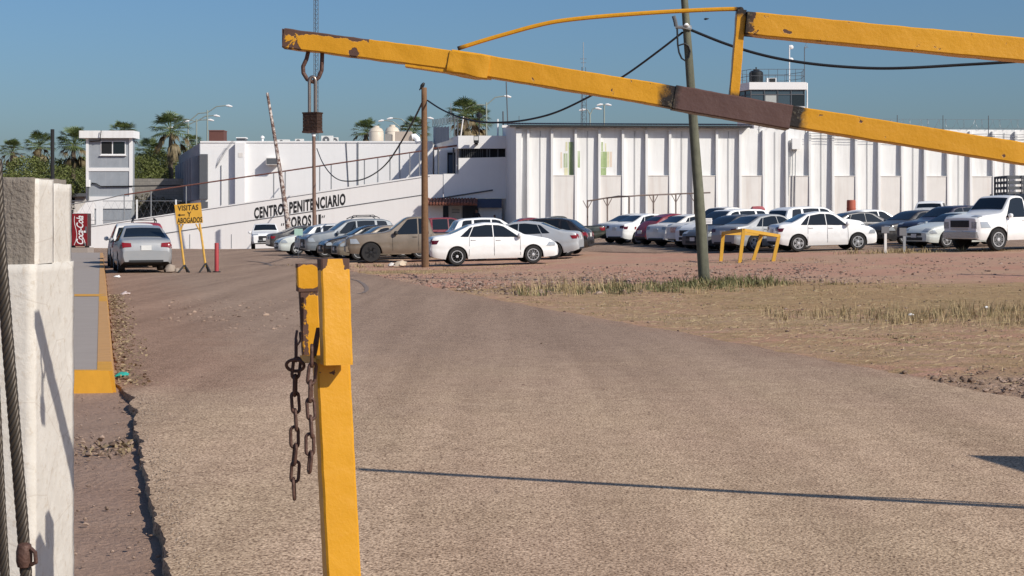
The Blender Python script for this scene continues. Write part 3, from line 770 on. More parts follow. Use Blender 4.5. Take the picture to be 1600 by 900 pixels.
# ------------------------------------------------------------------ small guard tower on the left, block wall, fence
def left_side():
    Y = 125.0; x = lambda p: WX(p, Y); z = lambda p: WZ(p, Y)
    T = thing('guard_tower', (x(170), Y, -.3), 'small grey and white two storey guard tower behind the vending machine', 'tower')
    build(MB().bx(x(136), x(205), Y, Y + 1.1, -.3, z(215)), 'body', M_GREYW, T)
    build(MB().bx(x(126), x(211), Y - .45, Y + 1.5, z(216), z(204.5)), 'roof_slab', M_WHITE, T)
    for a, b in ((134.5, 138.5), (202, 206.5)): build(MB().bx(x(a), x(b), Y - .06, Y + .2, z(313), z(216.1)), 'corner_trim', M_WHITE2, T)
    build(MB().bx(x(138.6), x(201.9), Y - .05, Y + .1, z(267.5), z(262)), 'floor_band', M_WHITE2, T)
    build(MB().bx(x(138.6), x(206), Y - .08, Y + .1, z(326), z(307)), 'base_band', M_WHITE2, T)
    w = build(MB().bx(x(157.5), x(196.5), Y - .05, Y - .003, z(242), z(220.5)), 'window', M_WHITE2, T)
    build(MB().bx(x(158.8), x(175.2), Y - .07, Y - .052, z(240.3), z(221.5)), 'pane', M_DARK, w); build(MB().bx(x(177.2), x(195.3), Y - .07, Y - .052, z(240.3), z(221.5)), 'pane', M_GLASS, w)
    build(MB().bx(x(156.5), x(197.5), Y - .16, Y - .003, z(243.6), z(242.1)), 'sill', M_WHITE2, T)
    build(MB().tube([W(158, 204, Y - .6), W(157, 212, Y - .62), W(156.5, 220, Y - .1), W(140, 221, Y - .08)], .035, 5), 'cable', M_CABLE, T)
    build(MB().tube([W(143, 286, Y - .1), W(150, 287, Y - .1), W(158, 291.5, Y - .1), W(200, 291, Y - .1), W(282, 289.5, Y - .1)], .05, 6), 'cable_bundle', M_CABLE, T)
    build(MB().bx(x(137), x(142), Y - .5, Y - .1, z(292), z(281)), 'meter_box', M_WHITE2, T); build(MB().bx(x(137.6), x(140), Y - .45, Y - .15, z(313), z(292.2)), 'conduit', M_DGREY, T)
    # block wall
    Yb = 128.0
    bw = build(MB().bx(WX(206, Yb), WX(296, Yb), Yb, Yb + .25, -.5, WZ(279, Yb)), 'block_wall', M_BLOCK); tag(bw, 'grey concrete block wall between guard tower and white building', 'wall')
    yw = thing('yard_wall', tuple(W(125, 350, 120)), 'low white wall with sloping end by the vending machine', 'wall')
    build(MB().prism([W(100, 350, 120), W(146, 350, 120), W(146, 316, 120), W(134, 316, 120), W(120, 332, 120), W(100, 336, 120)], (0, .3, 0)), 'wall', M_WHITE2, yw)
    build(MB().bx(WX(100, 121), WX(212, 121), 121, 121.2, -.3, WZ(345, 121)), 'low_wall', M_GREYW, yw)
    # parked truck and shed roof glimpsed at far left
    sh = thing('shed', tuple(W(122, 320, 132)), 'low shed with dark opening at the far left', 'shed')
    build(MB().bx(WX(100, 132), WX(136, 132), 132, 135, -.3, WZ(307, 132)), 'wall', M_BEIGE, sh); build(MB().bx(WX(98, 132), WX(138, 132), 131.6, 135.4, WZ(307, 132), WZ(302, 132)), 'roof', M_DGREY, sh)
    build(MB().bx(WX(109, 132), WX(117, 132), 131.9, 131.97, WZ(317, 132), WZ(309, 132)), 'opening', M_DARK, sh)
    # wire fence with white posts on the low ramp end
    Yf = 113.0
    T = thing('wire_fence', (WX(200, Yf), Yf, -.3), 'wire mesh fence with white posts beyond the silver car', 'fence')
    for p, w_, t0 in ((153, .22, 313), (158, .22, 313), (214, .10, 312), (275, .10, 312)): build(MB().bx(WX(p, Yf) - w_ / 2, WX(p, Yf) + w_ / 2, Yf - .05, Yf + .05, -.3, WZ(t0, Yf)), 'fence_post', M_WHITE2, T)
    for zz in (314, 344): build(MB().tube([W(112, zz, Yf), W(284, zz, Yf)], .022, 6), 'fence_rail', M_GALV, T)
    for k in range(16):
        for sgn in (1, -1):
            a = 112 + k * 11.2; b = a + sgn * 15
            if 108 < b < 290: build(MB().tube([W(a, 314, Yf), W(b, 344, Yf)], .006, 3), 'mesh_wire', M_GALV, T)
    # shrubby vines on the block wall are built with the trees
    # vending machine
    Yv = 86.0; x = lambda p: WX(p, Yv); z = lambda p: WZ(p, Yv)
    z0 = z(387)
    T = thing('vending_machine', (x(126), Yv, z0), 'red soft drink vending machine with white script lettering', 'vending machine')
    M_VR = mat('vending_red', (.20, .010, .014), .4, var=.15)
    build(MB().bx(x(109), x(136.6), Yv, Yv + .75, z0 + .08, z(333.5)), 'cabinet', mat('vending_side', (.05, .03, .03), .5), T)
    build(MB().bx(x(113), x(136.6), Yv - .05, Yv - .003, z0 + .12, z(334)), 'front_panel', M_VR, T)
    build(MB().bx(x(133.4), x(136.2), Yv - .07, Yv - .052, z(364), z(354)), 'selection_panel', M_DGREY, T); build(MB().bx(x(131.6), x(134.2), Yv - .075, Yv - .052, z(363.5), z(360.5)), 'coin_slot', M_WHITE2, T)
    build(MB().bx(x(131), x(135.6), Yv - .07, Yv - .052, z(384), z(380)), 'delivery_flap', M_BLACK, T)
    build(MB().bx(x(106), x(139), Yv - .3, Yv + 1.0, tz(x(126), Yv) - .1, z0), 'plinth', M_SIDEW, T)
    for p in (112, 134): build(MB().bx(x(p) - .04, x(p) + .04, Yv, Yv + .6, z0, z0 + .1), 'foot', M_BLACK, T)
    vs, fs, w = text_mesh('Coca-Cola', 1.0, .012, .9, .35, .92)
    H = z(337) - z(381.5); k = H / w
    out = [(x(130.4) - y * k * 1.35 * .9, Yv - .058, z(381.5) + xx * k) for xx, y in vs]
    lt = build(MB().add(out, fs), 'lettering', M_WHITE2, T, fixn=False)
    wave = [((x(116.2) + .10 * math.sin(t * 5.2) + .12 * t), Yv - .056, z(383) + t * H * 1.02) for t in np.linspace(0, 1, 18)]
    build(MB().tube(wave, .014, 4), 'ribbon_swirl', M_WHITE2, T)
    wave = [(x(133.6) - .22 * (t ** 2), Yv - .056, z(384) + t * H * .38) for t in np.linspace(0, 1, 12)]
    build(MB().tube(wave, .02, 4), 'ribbon_swirl', M_WHITE2, T)
left_side()

# ------------------------------------------------------------------ glazed watch tower at right
def watch_tower():
    Y = 135.0; x = lambda p: WX(p, Y); z = lambda p: WZ(p, Y)
    T = thing('watch_tower', (x(1210), Y + 3, 1.2), 'white octagonal watch tower with glazed cabin above the prison wall', 'tower')
    def octa(grow, z0, z1, m, name, par=T):
        f0, f1 = x(1172.5) - grow, x(1258) + grow; l0 = x(1153) - grow; yb = Y + 2.9
        P = [(f0, Y - grow), (f1, Y - grow), (f1 + .25, yb), (f1 - .8, yb + 2.2), (f0 + .4, yb + 2.2), (l0, yb)]
        return build(MB().prism([(a, b, z0) for a, b in P], (0, 0, z1 - z0)), name, m, par), P
    octa(-.35, 1.0, z(176), M_WHITE2, 'shaft')
    octa(.02, z(176), z(166.5), M_WHITE2, 'cabin_base')
    _, P = octa(-.05, z(166.5), z(140), M_GLASSB, 'cabin_glass')
    octa(.10, z(140), z(128.5), M_WHITE2, 'roof_slab')
    # window frames and individual panes
    def face(a, b, n, nm):
        a = Vector(a); b = Vector(b); d = (b - a); nr = Vector((d.y, -d.x)).normalized()
        for i in range(n + 1):
            p = a + d * i / n + nr * .03
            build(MB().bar((p.x, p.y, z(166.4)), (p.x, p.y, z(140.1)), .09, .06), 'mullion', M_DGREY, T)
        for zz in (166, 147.5, 140.6): build(MB().bar((a.x + nr.x * .03, a.y + nr.y * .03, z(zz)), (b.x + nr.x * .03, b.y + nr.y * .03, z(zz)), .05, .07), 'transom', M_DGREY, T)
        for i in range(n):
            q0 = a + d * (i + .08) / n + nr * .012; q1 = a + d * (i + .92) / n + nr * .012
            sh = [M_GLASSB, mat('pale_blind', (.42, .44, .42), .5), M_GLASSB, M_GLASS][(i + nm) % 4]
            build(MB().add([(q0.x, q0.y, z(165.6)), (q1.x, q1.y, z(165.6)), (q1.x, q1.y, z(148)), (q0.x, q0.y, z(148))], [(0, 1, 2, 3)]), 'pane', sh, T)
    face(P[0], P[1], 4, 0); face(P[5], P[0], 3, 2)
    rl = thing('roof_railing', (x(1210), Y + 2, z(128.5)), 'dark railing round the roof of the glazed watch tower', 'railing')
    Q = [P[5], P[0], P[1], P[2], P[3], P[4], P[5]]
    zr = z(128.5); 
    for a, b in zip(Q[:-1], Q[1:]):
        for h in (.55, 1.1): build(MB().tube([(a[0], a[1], zr + h), (b[0], b[1], zr + h)], .022, 5), 'rail', M_DGREY, rl)
        n = max(2, int(math.hypot(b[0] - a[0], b[1] - a[1]) / .75))
        for i in range(n): build(MB().tube([(a[0] + (b[0] - a[0]) * i / n, a[1] + (b[1] - a[1]) * i / n, zr), (a[0] + (b[0] - a[0]) * i / n, a[1] + (b[1] - a[1]) * i / n, zr + 1.1)], .018, 5), 'baluster', M_DGREY, rl)
    c = (x(1186), Y + 1.6, zr); t = thing('water_tank', c, 'black ribbed water tank on the roof of the glazed watch tower', 'water tank')
    M_BT = mat('black_plastic', (.018, .02, .022), .45)
    build(MB().lathe([(.58, 0), (.60, .1), (.58, .25), (.6, .32), (.6, .95), (.45, 1.1), (.25, 1.16)], 20, c), 'tank', M_BT, t, True); build(MB().lathe([(.24, 1.15), (.24, 1.24), (.06, 1.26), (.06, 1.42)], 14, c), 'lid', M_BT, t, True)
    t = thing('air_conditioner', (x(1208), Y + .6, zr), 'white air conditioner beside the black tank on the watch tower', 'air conditioner')
    build(MB().bx(x(1200), x(1215), Y + .6, Y + 1.0, zr, zr + .42), 'case', M_WHITE2, t); build(MB().bx(x(1204), x(1213.5), Y + .57, Y + .597, zr + .05, zr + .38), 'fan_guard', M_BLACK, t)
    t = thing('antenna_mast', (x(1236), Y + .8, zr), 'white mast with two small dishes on the watch tower roof', 'antenna')
    build(MB().tube([(x(1236), Y + .8, zr), (x(1236), Y + .8, z(69))], .05, 8), 'mast', M_WHITE2, t)
    for pz in (72, 92): build(MB().lathe([(.02, 0), (.15, .05), (.2, .16), (.17, .17)], 14, (x(1239), Y + .7, z(pz)), 'y'), 'dish', M_WHITE2, t, True)
    t = thing('antenna', (x(1258), Y + .6, zr), 'thin dark antenna pole at the right corner of the watch tower roof', 'antenna')
    build(MB().tube([(x(1258), Y + .3, zr), (x(1258), Y + .3, z(73))], .035, 6), 'mast', M_DGREY, t)
    for k in range(4): build(MB().tube([(x(1258), Y + .3, z(75)), (x(1261 + k), Y + .3, z(66 + k * 2.4))], .016, 4), 'element', M_GALV, t)
    build(MB().tube([(x(1262.5), Y + .4, 6.5), (x(1262.5), Y + .4, z(129))], .06, 8), 'down_pipe', M_WHITE2, T)
watch_tower()
# ------------------------------------------------------------------ vehicles
def mat_paint(name, c, metal=0.0, rough=.28, dust_tone=.18):
    if name in _mc: return _mc[name]
    t = NT(name)
    d = t.ramp(t.noise(3.0, 5, .6), .35, .8)
    cc = t.mix(t.math('MULTIPLY', d, dust_tone), c, (.36, .29, .24))
    t.col(cc); t.set(t.ramp(d, 0, 1, (rough,) * 3 + (1,), (rough + .25,) * 3 + (1,)), metal, .45, .35)
    t.b.inputs['Coat Roughness'].default_value = .08
    _mc[name] = t.m; return t.m
M_TYRE = mat('tyre_rubber', (.022, .021, .021), .85, var=.3, scale=20)
M_RIM = mat('alloy_silver', (.52, .52, .53), .4, .25)
M_RIMD = mat('alloy_dark', (.04, .04, .043), .4, .6)
M_TRIM = mat('black_trim', (.02, .02, .022), .6)
M_HEAD = mat('headlight_lens', (.42, .44, .46), .12, .3)
M_TAIL = mat('tail_light_red', (.20, .008, .012), .2)
M_TAILD = mat('tail_light_maroon', (.085, .008, .018), .2)
M_AMBER = mat('amber_lens', (.50, .17, .03), .25)
M_CHROME = mat('chrome', (.42, .43, .46), .22, .9)
M_PLATE = mat('plate_white', (.62, .62, .60), .5)
M_WGLASS = mat('car_glass', (.010, .013, .016), .05, spec=.55, var=.05)

KIND = {
 'sedan': dict(L=4.6, W=1.77, H=1.48, top=[(0, .46), (.008, .62), (.03, .69), (.14, .725), (.20, .79), (.32, .95), (.44, 1.0), (.54, .985), (.60, .93), (.735, .70), (.80, .665), (.92, .595), (.97, .53), (.99, .47), (1, .43)],
      belt=(.635, .685), ws=(.565, .725), rw=(.155, .315), win=[(.496, .695, .496, .578), (.303, .488, .343, .488), (.232, .296, .312, .336)], wr=.32, fx=.80, rx=.205, seams=(.30, .495, .70), hand=(.335, .53)),
 'hatch': dict(L=4.1, W=1.72, H=1.50, top=[(0, .42), (.01, .58), (.035, .66), (.07, .70), (.17, .93), (.27, .99), (.42, 1.0), (.52, .985), (.58, .93), (.735, .68), (.80, .645), (.92, .575), (.97, .52), (.99, .46), (1, .42)],
      belt=(.62, .68), ws=(.555, .725), rw=(.065, .165), win=[(.47, .69, .47, .56), (.26, .455, .27, .455), (.15, .235, .195, .24)], wr=.31, fx=.80, rx=.19, seams=(.25, .462, .70), hand=(.29, .50)),
 'suv': dict(L=4.6, W=1.84, H=1.68, top=[(0, .40), (.01, .57), (.03, .62), (.06, .67), (.12, .93), (.19, .985), (.38, 1.0), (.52, .985), (.58, .94), (.715, .70), (.78, .665), (.93, .61), (.975, .565), (.992, .52), (1, .49)],
      belt=(.61, .645), ws=(.555, .705), rw=(.055, .12), win=[(.48, .675, .48, .565), (.28, .465, .285, .465), (.13, .255, .165, .26)], wr=.35, fx=.81, rx=.20, seams=(.275, .472, .69), hand=(.31, .51), clad=True),
 'pickup': dict(L=5.3, W=1.86, H=1.76, top=[(0, .50), (.006, .60), (.02, .615), (.355, .615), (.36, .66), (.372, .93), (.40, .985), (.46, 1.0), (.53, .985), (.56, .95), (.675, .69), (.72, .655), (.94, .61), (.98, .58), (.995, .55), (1, .53)],
      belt=(.605, .615), ws=(.535, .665), rw=(.362, .385), win=[(.47, .64, .47, .545), (.385, .46, .395, .46)], wr=.385, fx=.825, rx=.21, seams=(.368, .465, .66), hand=(.49,), bed=(.03, .345)),
 'cabpickup': dict(L=5.8, W=2.02, H=1.97, top=[(0, .40), (.006, .47), (.02, .48), (.585, .48), (.588, .60), (.596, .95), (.62, .99), (.66, 1.0), (.70, .985), (.72, .95), (.79, .715), (.81, .68), (.94, .645), (.98, .625), (.995, .605), (1, .59)],
      belt=(.60, .60), ws=(.705, .785), rw=(.589, .60), win=[(.612, .772, .612, .715)], wr=.40, fx=.845, rx=.20, seams=(.604, .775), hand=(.63,), bed=(.02, .575)),
 'beetle': dict(L=4.1, W=1.56, H=1.50, top=[(0, .30), (.02, .42), (.07, .58), (.15, .74), (.26, .89), (.38, .98), (.47, 1.0), (.56, .975), (.60, .93), (.67, .74), (.72, .68), (.83, .63), (.91, .55), (.97, .42), (1, .30)],
      belt=(.62, .66), ws=(.60, .67), rw=(.17, .27), win=[(.47, .64, .47, .59), (.29, .45, .33, .45)], wr=.32, fx=.80, rx=.20, seams=(.46, .65), hand=(.49,)),
}
def wheel_meshes(r, w, style):
    mb = MB().lathe([(r * .60, -w / 2 + .01), (r * .93, -w / 2), (r, -w / 2 + .035), (r, w / 2 - .035), (r * .93, w / 2), (r * .68, w / 2 - .005), (r * .66, w / 2 - .05)], 28, ax='y')
    tm = build(mb, 'wheel', M_TYRE, local=True, smooth=True); me_t = tm.data; bpy.data.objects.remove(tm)
    mb = MB(); R0 = r * .66
    o = -w / 2 + .012
    mb.lathe([(R0 * 1.0, o + .03), (R0 * 1.0, o - .004), (R0 * .90, o - .004), (R0 * .90, o + .03)], 28, ax='y')
    n, sw = {'ten': (10, .045), 'five': (5, .10), 'steel': (8, .11), 'six': (6, .09)}[style]
    for k in range(n):
        a = 2 * math.pi * k / n; M = Matrix.Rotation(a, 3, 'Y')
        mb.box(M @ Vector((R0 * .54, o + .008, 0)), (R0 * .80, .02, sw), M=M)
    mb.lathe([(R0 * .24, o + .03), (R0 * .24, o - .008), (.01, o - .014)], 14, ax='y')
    rm = build(mb, 'rim', M_RIM, local=True); me_r = rm.data; bpy.data.objects.remove(rm)
    return me_t, me_r
_wc = {}
def wheels_for(r, w, style):
    k = (round(r, 3), style)
    if k not in _wc: _wc[k] = wheel_meshes(r, w, style)
    return _wc[k]

def smooth_prof(pts, n=161, k=2):
    u = np.linspace(0, 1, n); z = np.interp(u, [p[0] for p in pts], [p[1] for p in pts])
    zz = z.copy()
    for _ in range(k): zz[2:-2] = (zz[1:-3] + 2 * zz[2:-2] + zz[3:-1]) / 4
    return u, zz

def vehicle(name, label, cat, px, Y, head, kind, paint, rim='five', dims=None, darkrim=False, tail=None, rack=False, tailc=None, extra=None, clad=None, X=None):
    S = dict(KIND[kind]); 
    if dims: S['L'], S['W'], S['H'] = dims
    L, Wd, H = S['L'], S['W'], S['H']
    X = WX(px, Y) if X is None else X
    h = R(head); f2 = Vector((math.cos(h), math.sin(h))); l2 = Vector((-f2.y, f2.x))
    zf, zr_ = tz(X + f2.x * 1.4, Y + f2.y * 1.4), tz(X - f2.x * 1.4, Y - f2.y * 1.4); zl, zq = tz(X + l2.x * .8, Y + l2.y * .8), tz(X - l2.x * .8, Y - l2.y * .8)
    fx = Vector((f2.x * 2.8, f2.y * 2.8, zf - zr_)).normalized(); ly = Vector((l2.x * 1.6, l2.y * 1.6, zl - zq)).normalized(); up = fx.cross(ly).normalized(); ly = up.cross(fx)
    T = thing(name, (X, Y, (zf + zr_) / 2 + RZ), label, cat, 'parked vehicles')
    T.rotation_euler = Matrix((fx, ly, up)).transposed().to_euler()
    U, TZ = smooth_prof(S['top']); TZ = TZ * H
    top = lambda u: float(np.interp(u, U, TZ))
    big = kind in ('suv', 'pickup', 'cabpickup'); b0 = (.145 if not big else .185) * H
    bot = lambda u: float(np.interp(u, [0, .03, .12, .88, .97, 1], [b0 + .14, b0 + .08, b0, b0, b0 + .03, b0 + .07]))
    belt = lambda u: float(np.interp(u, [.1, .75], [S['belt'][1] * H, S['belt'][0] * H]))
    rear_w = .90 if kind not in ('beetle',) else .62
    pw = lambda u: Wd / 2 * float(np.interp(u, [0, .012, .04, .12, .28, .72, .87, .945, .98, 1], [rear_w - .06, rear_w, rear_w + .055, .985, 1, 1, .985, .95, .90, .82] if kind != 'beetle' else [.5, .58, .70, .86, .95, .96, .90, .78, .62, .45]))
    tum = .50 if not big else .36
    if kind == 'cabpickup': tum = .26
    def sy(u, z):
        w = pw(u); zb = bot(u); bt = belt(u)
        if z <= bt:
            t = (z - zb) / max(.05, bt - zb); return w * (1 - .075 * (1 - min(1, t / .38)) ** 2 - .05 * max(0, (t - .55) / .45) ** 1.5 + (-.012 if .38 < t < .5 else 0))
        return w * .95 - (z - bt) * tum
    N = 96; us = np.concatenate([[0, .006, .012, .02, .03, .045], np.linspace(.06, .94, N), [.955, .97, .98, .988, .995, 1]])
    NZ = 11
    XW = [(S['rx'] - .5) * L, (S['fx'] - .5) * L]; AR = S['wr'] * 1.17; ZW = S['wr'] * 1.0
    rows = []
    for u in us:
        zt, zb = top(u), bot(u); r = min(.085, (zt - zb) * .3); x = (u - .5) * L
        ring = [(x, 0, zb), (x, sy(u, zb) * .66, zb)]
        for i in range(NZ + 1):
            z = zb + (zt - r - zb) * i / NZ; y = sy(u, z)
            for wx in XW:
                dx = x - wx
                if abs(dx) < AR:
                    z2 = ZW + math.sqrt(AR * AR - dx * dx)
                    if z < z2: ring.append((x, sy(u, z2), z2)); break
            else: ring.append((x, y, z))
        ye = sy(u, zt - r)
        for a in (30, 60, 90): ring.append((x, ye - r * (1 - math.cos(R(a))) * .9, zt - r + r * math.sin(R(a))))
        yt = ye - r * .9
        for q in (.66, .33, 0): ring.append((x, yt * q, zt + .022 * (1 - q * q)))
        rows.append(ring)
    m = len(rows[0]); mb = MB(); paintf = []; fsl = []; slot = []
    V = []; 
    for s in (1, -1):
        for ring in rows: V += [(p[0], p[1] * s, p[2]) for p in ring]
    n = len(rows)
    for s in range(2):
        o = s * n * m
        for i in range(n - 1):
            for j in range(m - 1):
                q = (o + i * m + j, o + (i + 1) * m + j, o + (i + 1) * m + j + 1, o + i * m + j + 1)
                P = [Vector(V[k]) for k in q]
                if ((P[2] - P[0]).cross(P[3] - P[1])).length < 1e-5: continue
                fsl.append(q if s == 0 else q[::-1]); slot.append(1 if j < 2 else 0)
        for i, rev in ((0, False), (n - 1, True)):
            q = tuple(o + i * m + j for j in range(m)); q = q if rev == (s == 0) else q[::-1]; fsl.append(q); slot.append(0)
    mb.v = V; mb.f = fsl
    body = build(mb, 'body', [paint, M_TRIM], T, smooth=32, local=True, fixn=False)
    body.data.polygons.foreach_set('material_index', slot)
    def patch_side(q, s, m_, nm, zlo, zhi, out=.008, nu=7, nv=5):
        # q=(ub0,ub1,ut0,ut1), zlo(u), zhi(u)
        P = []
        for i in range(nu):
            a = i / (nu - 1); ub = q[0] + (q[1] - q[0]) * a; ut = q[2] + (q[3] - q[2]) * a; row = []
            zl_, zh_ = zlo(ub), zhi(ut)
            for j in range(nv):
                b = j / (nv - 1); u = ub + (ut - ub) * b; z = zl_ + (zh_ - zl_) * b
                row.append(((u - .5) * L, s * (sy(u, z) + out), z))
            P.append(row)
        return build(MB().grid(P), nm, m_, T, local=True, smooth=True)
    def top_pt(u, v, out): 
        zt = top(u); r = .085; ye = sy(u, zt - r); yt = ye - r * .9; y = v * yt
        e = .004; sl = (top(min(1, u + e)) - top(max(0, u - e))) / (2 * e * L); nn = math.hypot(1, sl)
        if v > 1 or v < -1:
            a = (2 - abs(v)) * math.pi / 2; sg = 1 if v > 0 else -1
            y = sg * (ye - r * (1 - math.cos(a)) * .9 + out * math.cos(a)); return ((u - .5) * L - out * sl / nn * math.sin(a), y, zt - r + r * math.sin(a) + out / nn * math.sin(a))
        return ((u - .5) * L - out * sl / nn, y, zt + .022 * (1 - v * v) + out / nn)
    def patch_top(u0, u1, v0, v1, m_, nm, out=.010, nu=7, nv=9, parent=T):
        return build(MB().grid([[top_pt(u0 + (u1 - u0) * i / (nu - 1), v0 + (v1 - v0) * j / (nv - 1), out) for j in range(nv)] for i in range(nu)]), nm, m_, parent, local=True, smooth=True)
    # glazing
    patch_top(S['ws'][0] + .012, S['ws'][1] - .004, -.97, .97, M_WGLASS, 'windshield')
    patch_top(S['rw'][0] + .006, S['rw'][1] - .006, -.93, .93, M_WGLASS, 'rear_window')
    for s in (1, -1):
        for q in S['win']:
            patch_side(q, s, M_WGLASS, 'side_window', lambda u: belt(u) + .006, lambda u: top(u) - .072)
        # lamps: a lens on the flank that wraps round to the end face
        patch_side((.905, .975, .93, .978), s, M_HEAD if kind != 'pickup' else M_HEAD, 'headlight', lambda u: .415 * H if not big else .42 * H, lambda u: min(top(u) - .05, .515 * H if not big else .53 * H), .010, 6, 4)
        tl = patch_side((.012, .050, .008, .068), s, tail or M_TAIL, 'tail_light', lambda u: (.515 if not big else .46) * H, lambda u: (.605 if kind != 'pickup' else .57) * H, .010, 6, 4)
        if kind not in ('pickup', 'cabpickup', 'beetle'):
            P = [[top_pt(.004 + (.017 - .009 * (6 - j) / 6) * i / 4, s * (.70 + .95 * j / 6), .012) for j in range(7)] for i in range(5)]
            build(MB().grid(P), 'tail_lens', tail or M_TAIL, tl, local=True, smooth=True)
        P = [[top_pt(.955 + .030 * i / 4, s * (.62 + .9 * j / 6), .012) for j in range(7)] for i in range(5)]
        build(MB().grid(P), 'headlight_lens', M_HEAD, T, local=True, smooth=True)
        # mirror
        um = S['ws'][1] - .03; zm = belt(um) + .07; ym = sy(um, belt(um))
        mr = MB().lathe([(.02, -.085), (.075, -.06), (.09, 0), (.075, .05), (.03, .075)], 10, ((um - .5) * L, s * (ym + .11), zm)); 
        mo = build(mr, 'mirror', paint if kind != 'pickup' else M_TRIM, T, local=True, smooth=True)
        build(MB().bar(((um - .5) * L, s * (ym - .02), zm - .05), ((um - .5) * L, s * (ym + .09), zm - .02), .05, .04), 'mirror_arm', M_TRIM, mo, local=True)
        for hu in S['hand']:
            z = belt(hu) - .10; build(MB().box(((hu - .5) * L, s * (sy(hu, z) + .018), z), (.17, .025, .028)), 'door_handle', paint, T, local=True)
        sm = MB()
        for su in S['seams']:
            zs = np.linspace(bot(su) + .10, belt(su) - .005, 8)
            lean = .03 if su < .35 else 0
            P = [[((su - .5) * L - lean * (.5 - k / 7) + d, s * (sy(su, z) + .004), z) for d in (-.006, .006)] for k, z in enumerate(zs)]
            sm.grid(P)
        build(sm, 'door_seam', M_TRIM, T, local=True)
        if S.get('clad') if clad is None else clad:
            patch_side((S['rx'] + .10, S['fx'] - .10, S['rx'] + .10, S['fx'] - .10), s, M_TRIM, 'sill_cladding', lambda u: bot(u) + .01, lambda u: bot(u) + .16, .012)
    # front: grille, lower intake, plate
    g0 = top(.995); xg = .5 * L
    gz = bot(1) + (g0 - bot(1)) * (.80 if not big else .72)
    build(MB().box((xg + .012, 0, gz), (.03, Wd * .46, .10 if not big else .24)), 'grille', M_TRIM if kind != 'pickup' else M_CHROME, T, local=True)
    build(MB().box((xg + .010, 0, bot(1) + .10), (.03, Wd * .52, .12)), 'lower_intake', M_TRIM, T, local=True)
    build(MB().box((xg + .035, 0, bot(1) + .22), (.012, .31, .15)), 'number_plate', M_PLATE, T, local=True)
    # rear: bumper step and plate
    build(MB().box((-.5 * L - .012, 0, bot(0) + .02), (.04, Wd * .62, .07)), 'rear_bumper', M_TRIM, T, local=True)
    zp = .53 * H if kind in ('sedan', 'hatch') else .44 * H
    build(MB().box((-.5 * L - .004, 0, zp), (.02, .32, .16)), 'number_plate', M_PLATE, T, local=True)
    if 'bed' in S:
        u0, u1 = S['bed']; zt = top((u0 + u1) / 2) + .03
        patch_top(u0, u1, -.9, .9, M_TRIM, 'bed_liner', .012)
    if kind in ('pickup', 'cabpickup'):
        c = M_CHROME
        build(MB().box((xg - .02, 0, bot(1) + .14), (.14, Wd * .84, .22)), 'front_bumper', c if kind == 'cabpickup' else paint, T, local=True)
    # wheels
    mt, mr = wheels_for(S['wr'], .22 if not big else .25, rim)
    for xw in XW:
        u = xw / L + .5
        for s in (1, -1):
            y = s * (sy(u, ZW + .2) - .115)
            w = bpy.data.objects.new('wheel', mt); COL.objects.link(w); w.parent = T; w.location = (xw, y, S['wr'])
            if s > 0: w.rotation_euler = (0, 0, math.pi)
            rm = bpy.data.objects.new('rim', mr); COL.objects.link(rm); rm.parent = w
            if darkrim: rm.material_slots[0].link = 'OBJECT'; rm.material_slots[0].material = M_RIMD
    if rack:
        rk = build(MB().add([], []) if False else rack_mb(L, H, Wd), 'roof_rack', M_TRIM, T, local=True)
    if extra: extra(T, S, top, sy, L, Wd, H)
    return T

def rack_mb(L, H, Wd):
    mb = MB(); z = H + .02
    for s in (1, -1):
        mb.tube([(-.28 * L, s * .46, z), (-.25 * L, s * .47, z + .08), (-.02 * L, s * .47, z + .08), (.02 * L, s * .46, z)], .022, 6)
        mb.tube([(-.24 * L, s * .47, z + .08), (-.22 * L, s * .40, z + .15), (-.05 * L, s * .40, z + .15), (-.03 * L, s * .47, z + .08)], .018, 6)
    for k in range(5): mb.tube([(-.24 * L + k * .05 * L, -.46, z + .09), (-.24 * L + k * .05 * L, .46, z + .09)], .016, 6)
    return mb

PW = mat_paint('paint_white', (.80, .80, .79)); PW2 = mat_paint('paint_warm_white', (.74, .72, .68), 0, .35, .35); PPALE = mat_paint('paint_pale_grey_white', (.60, .63, .60))
PSIL = mat_paint('paint_silver', (.30, .31, .32), .2, .35); PSIL2 = mat_paint('paint_bright_silver', (.42, .44, .46), .15, .35); PGREY = mat_paint('paint_grey', (.075, .078, .085), .1, .32)
PDK = mat_paint('paint_charcoal', (.028, .029, .032), .05, .3); PBLK = mat_paint('paint_black', (.008, .008, .009), 0, .2, .10); PBLUE = mat_paint('paint_midnight_blue', (.010, .012, .035), .05, .25)
PRED = mat_paint('paint_red', (.30, .010, .02), 0, .25); PRED2 = mat_paint('paint_dark_red', (.16, .008, .018), 0, .25); PTAN = mat_paint('paint_tan_metal', (.175, .14, .105), .12, .38); PBEI = mat_paint('paint_beige_metal', (.25, .205, .155), .12, .38)
PJEEP = mat_paint('paint_slate_silver', (.17, .195, .22), .12, .32)
V = vehicle
C_ = 'car'
# kerbside row at left
V('parked_car', 'silver sedan seen from behind beside the yellow kerb, nearest of the row', C_, 221, 52.8, 107, 'sedan', PSIL, 'ten', (4.45, 1.70, 1.51))
V('parked_car', 'white roofed dark windowed hatchback directly ahead of the silver sedan', C_, 208, 59.2, 106, 'suv', PW2, 'five', (4.2, 1.74, 1.60))
V('parked_car', 'red hatchback with roof rails at the front of the kerbside row', C_, 224, 66.5, 106, 'suv', PRED, 'five', (4.1, 1.72, 1.64), rack=True)
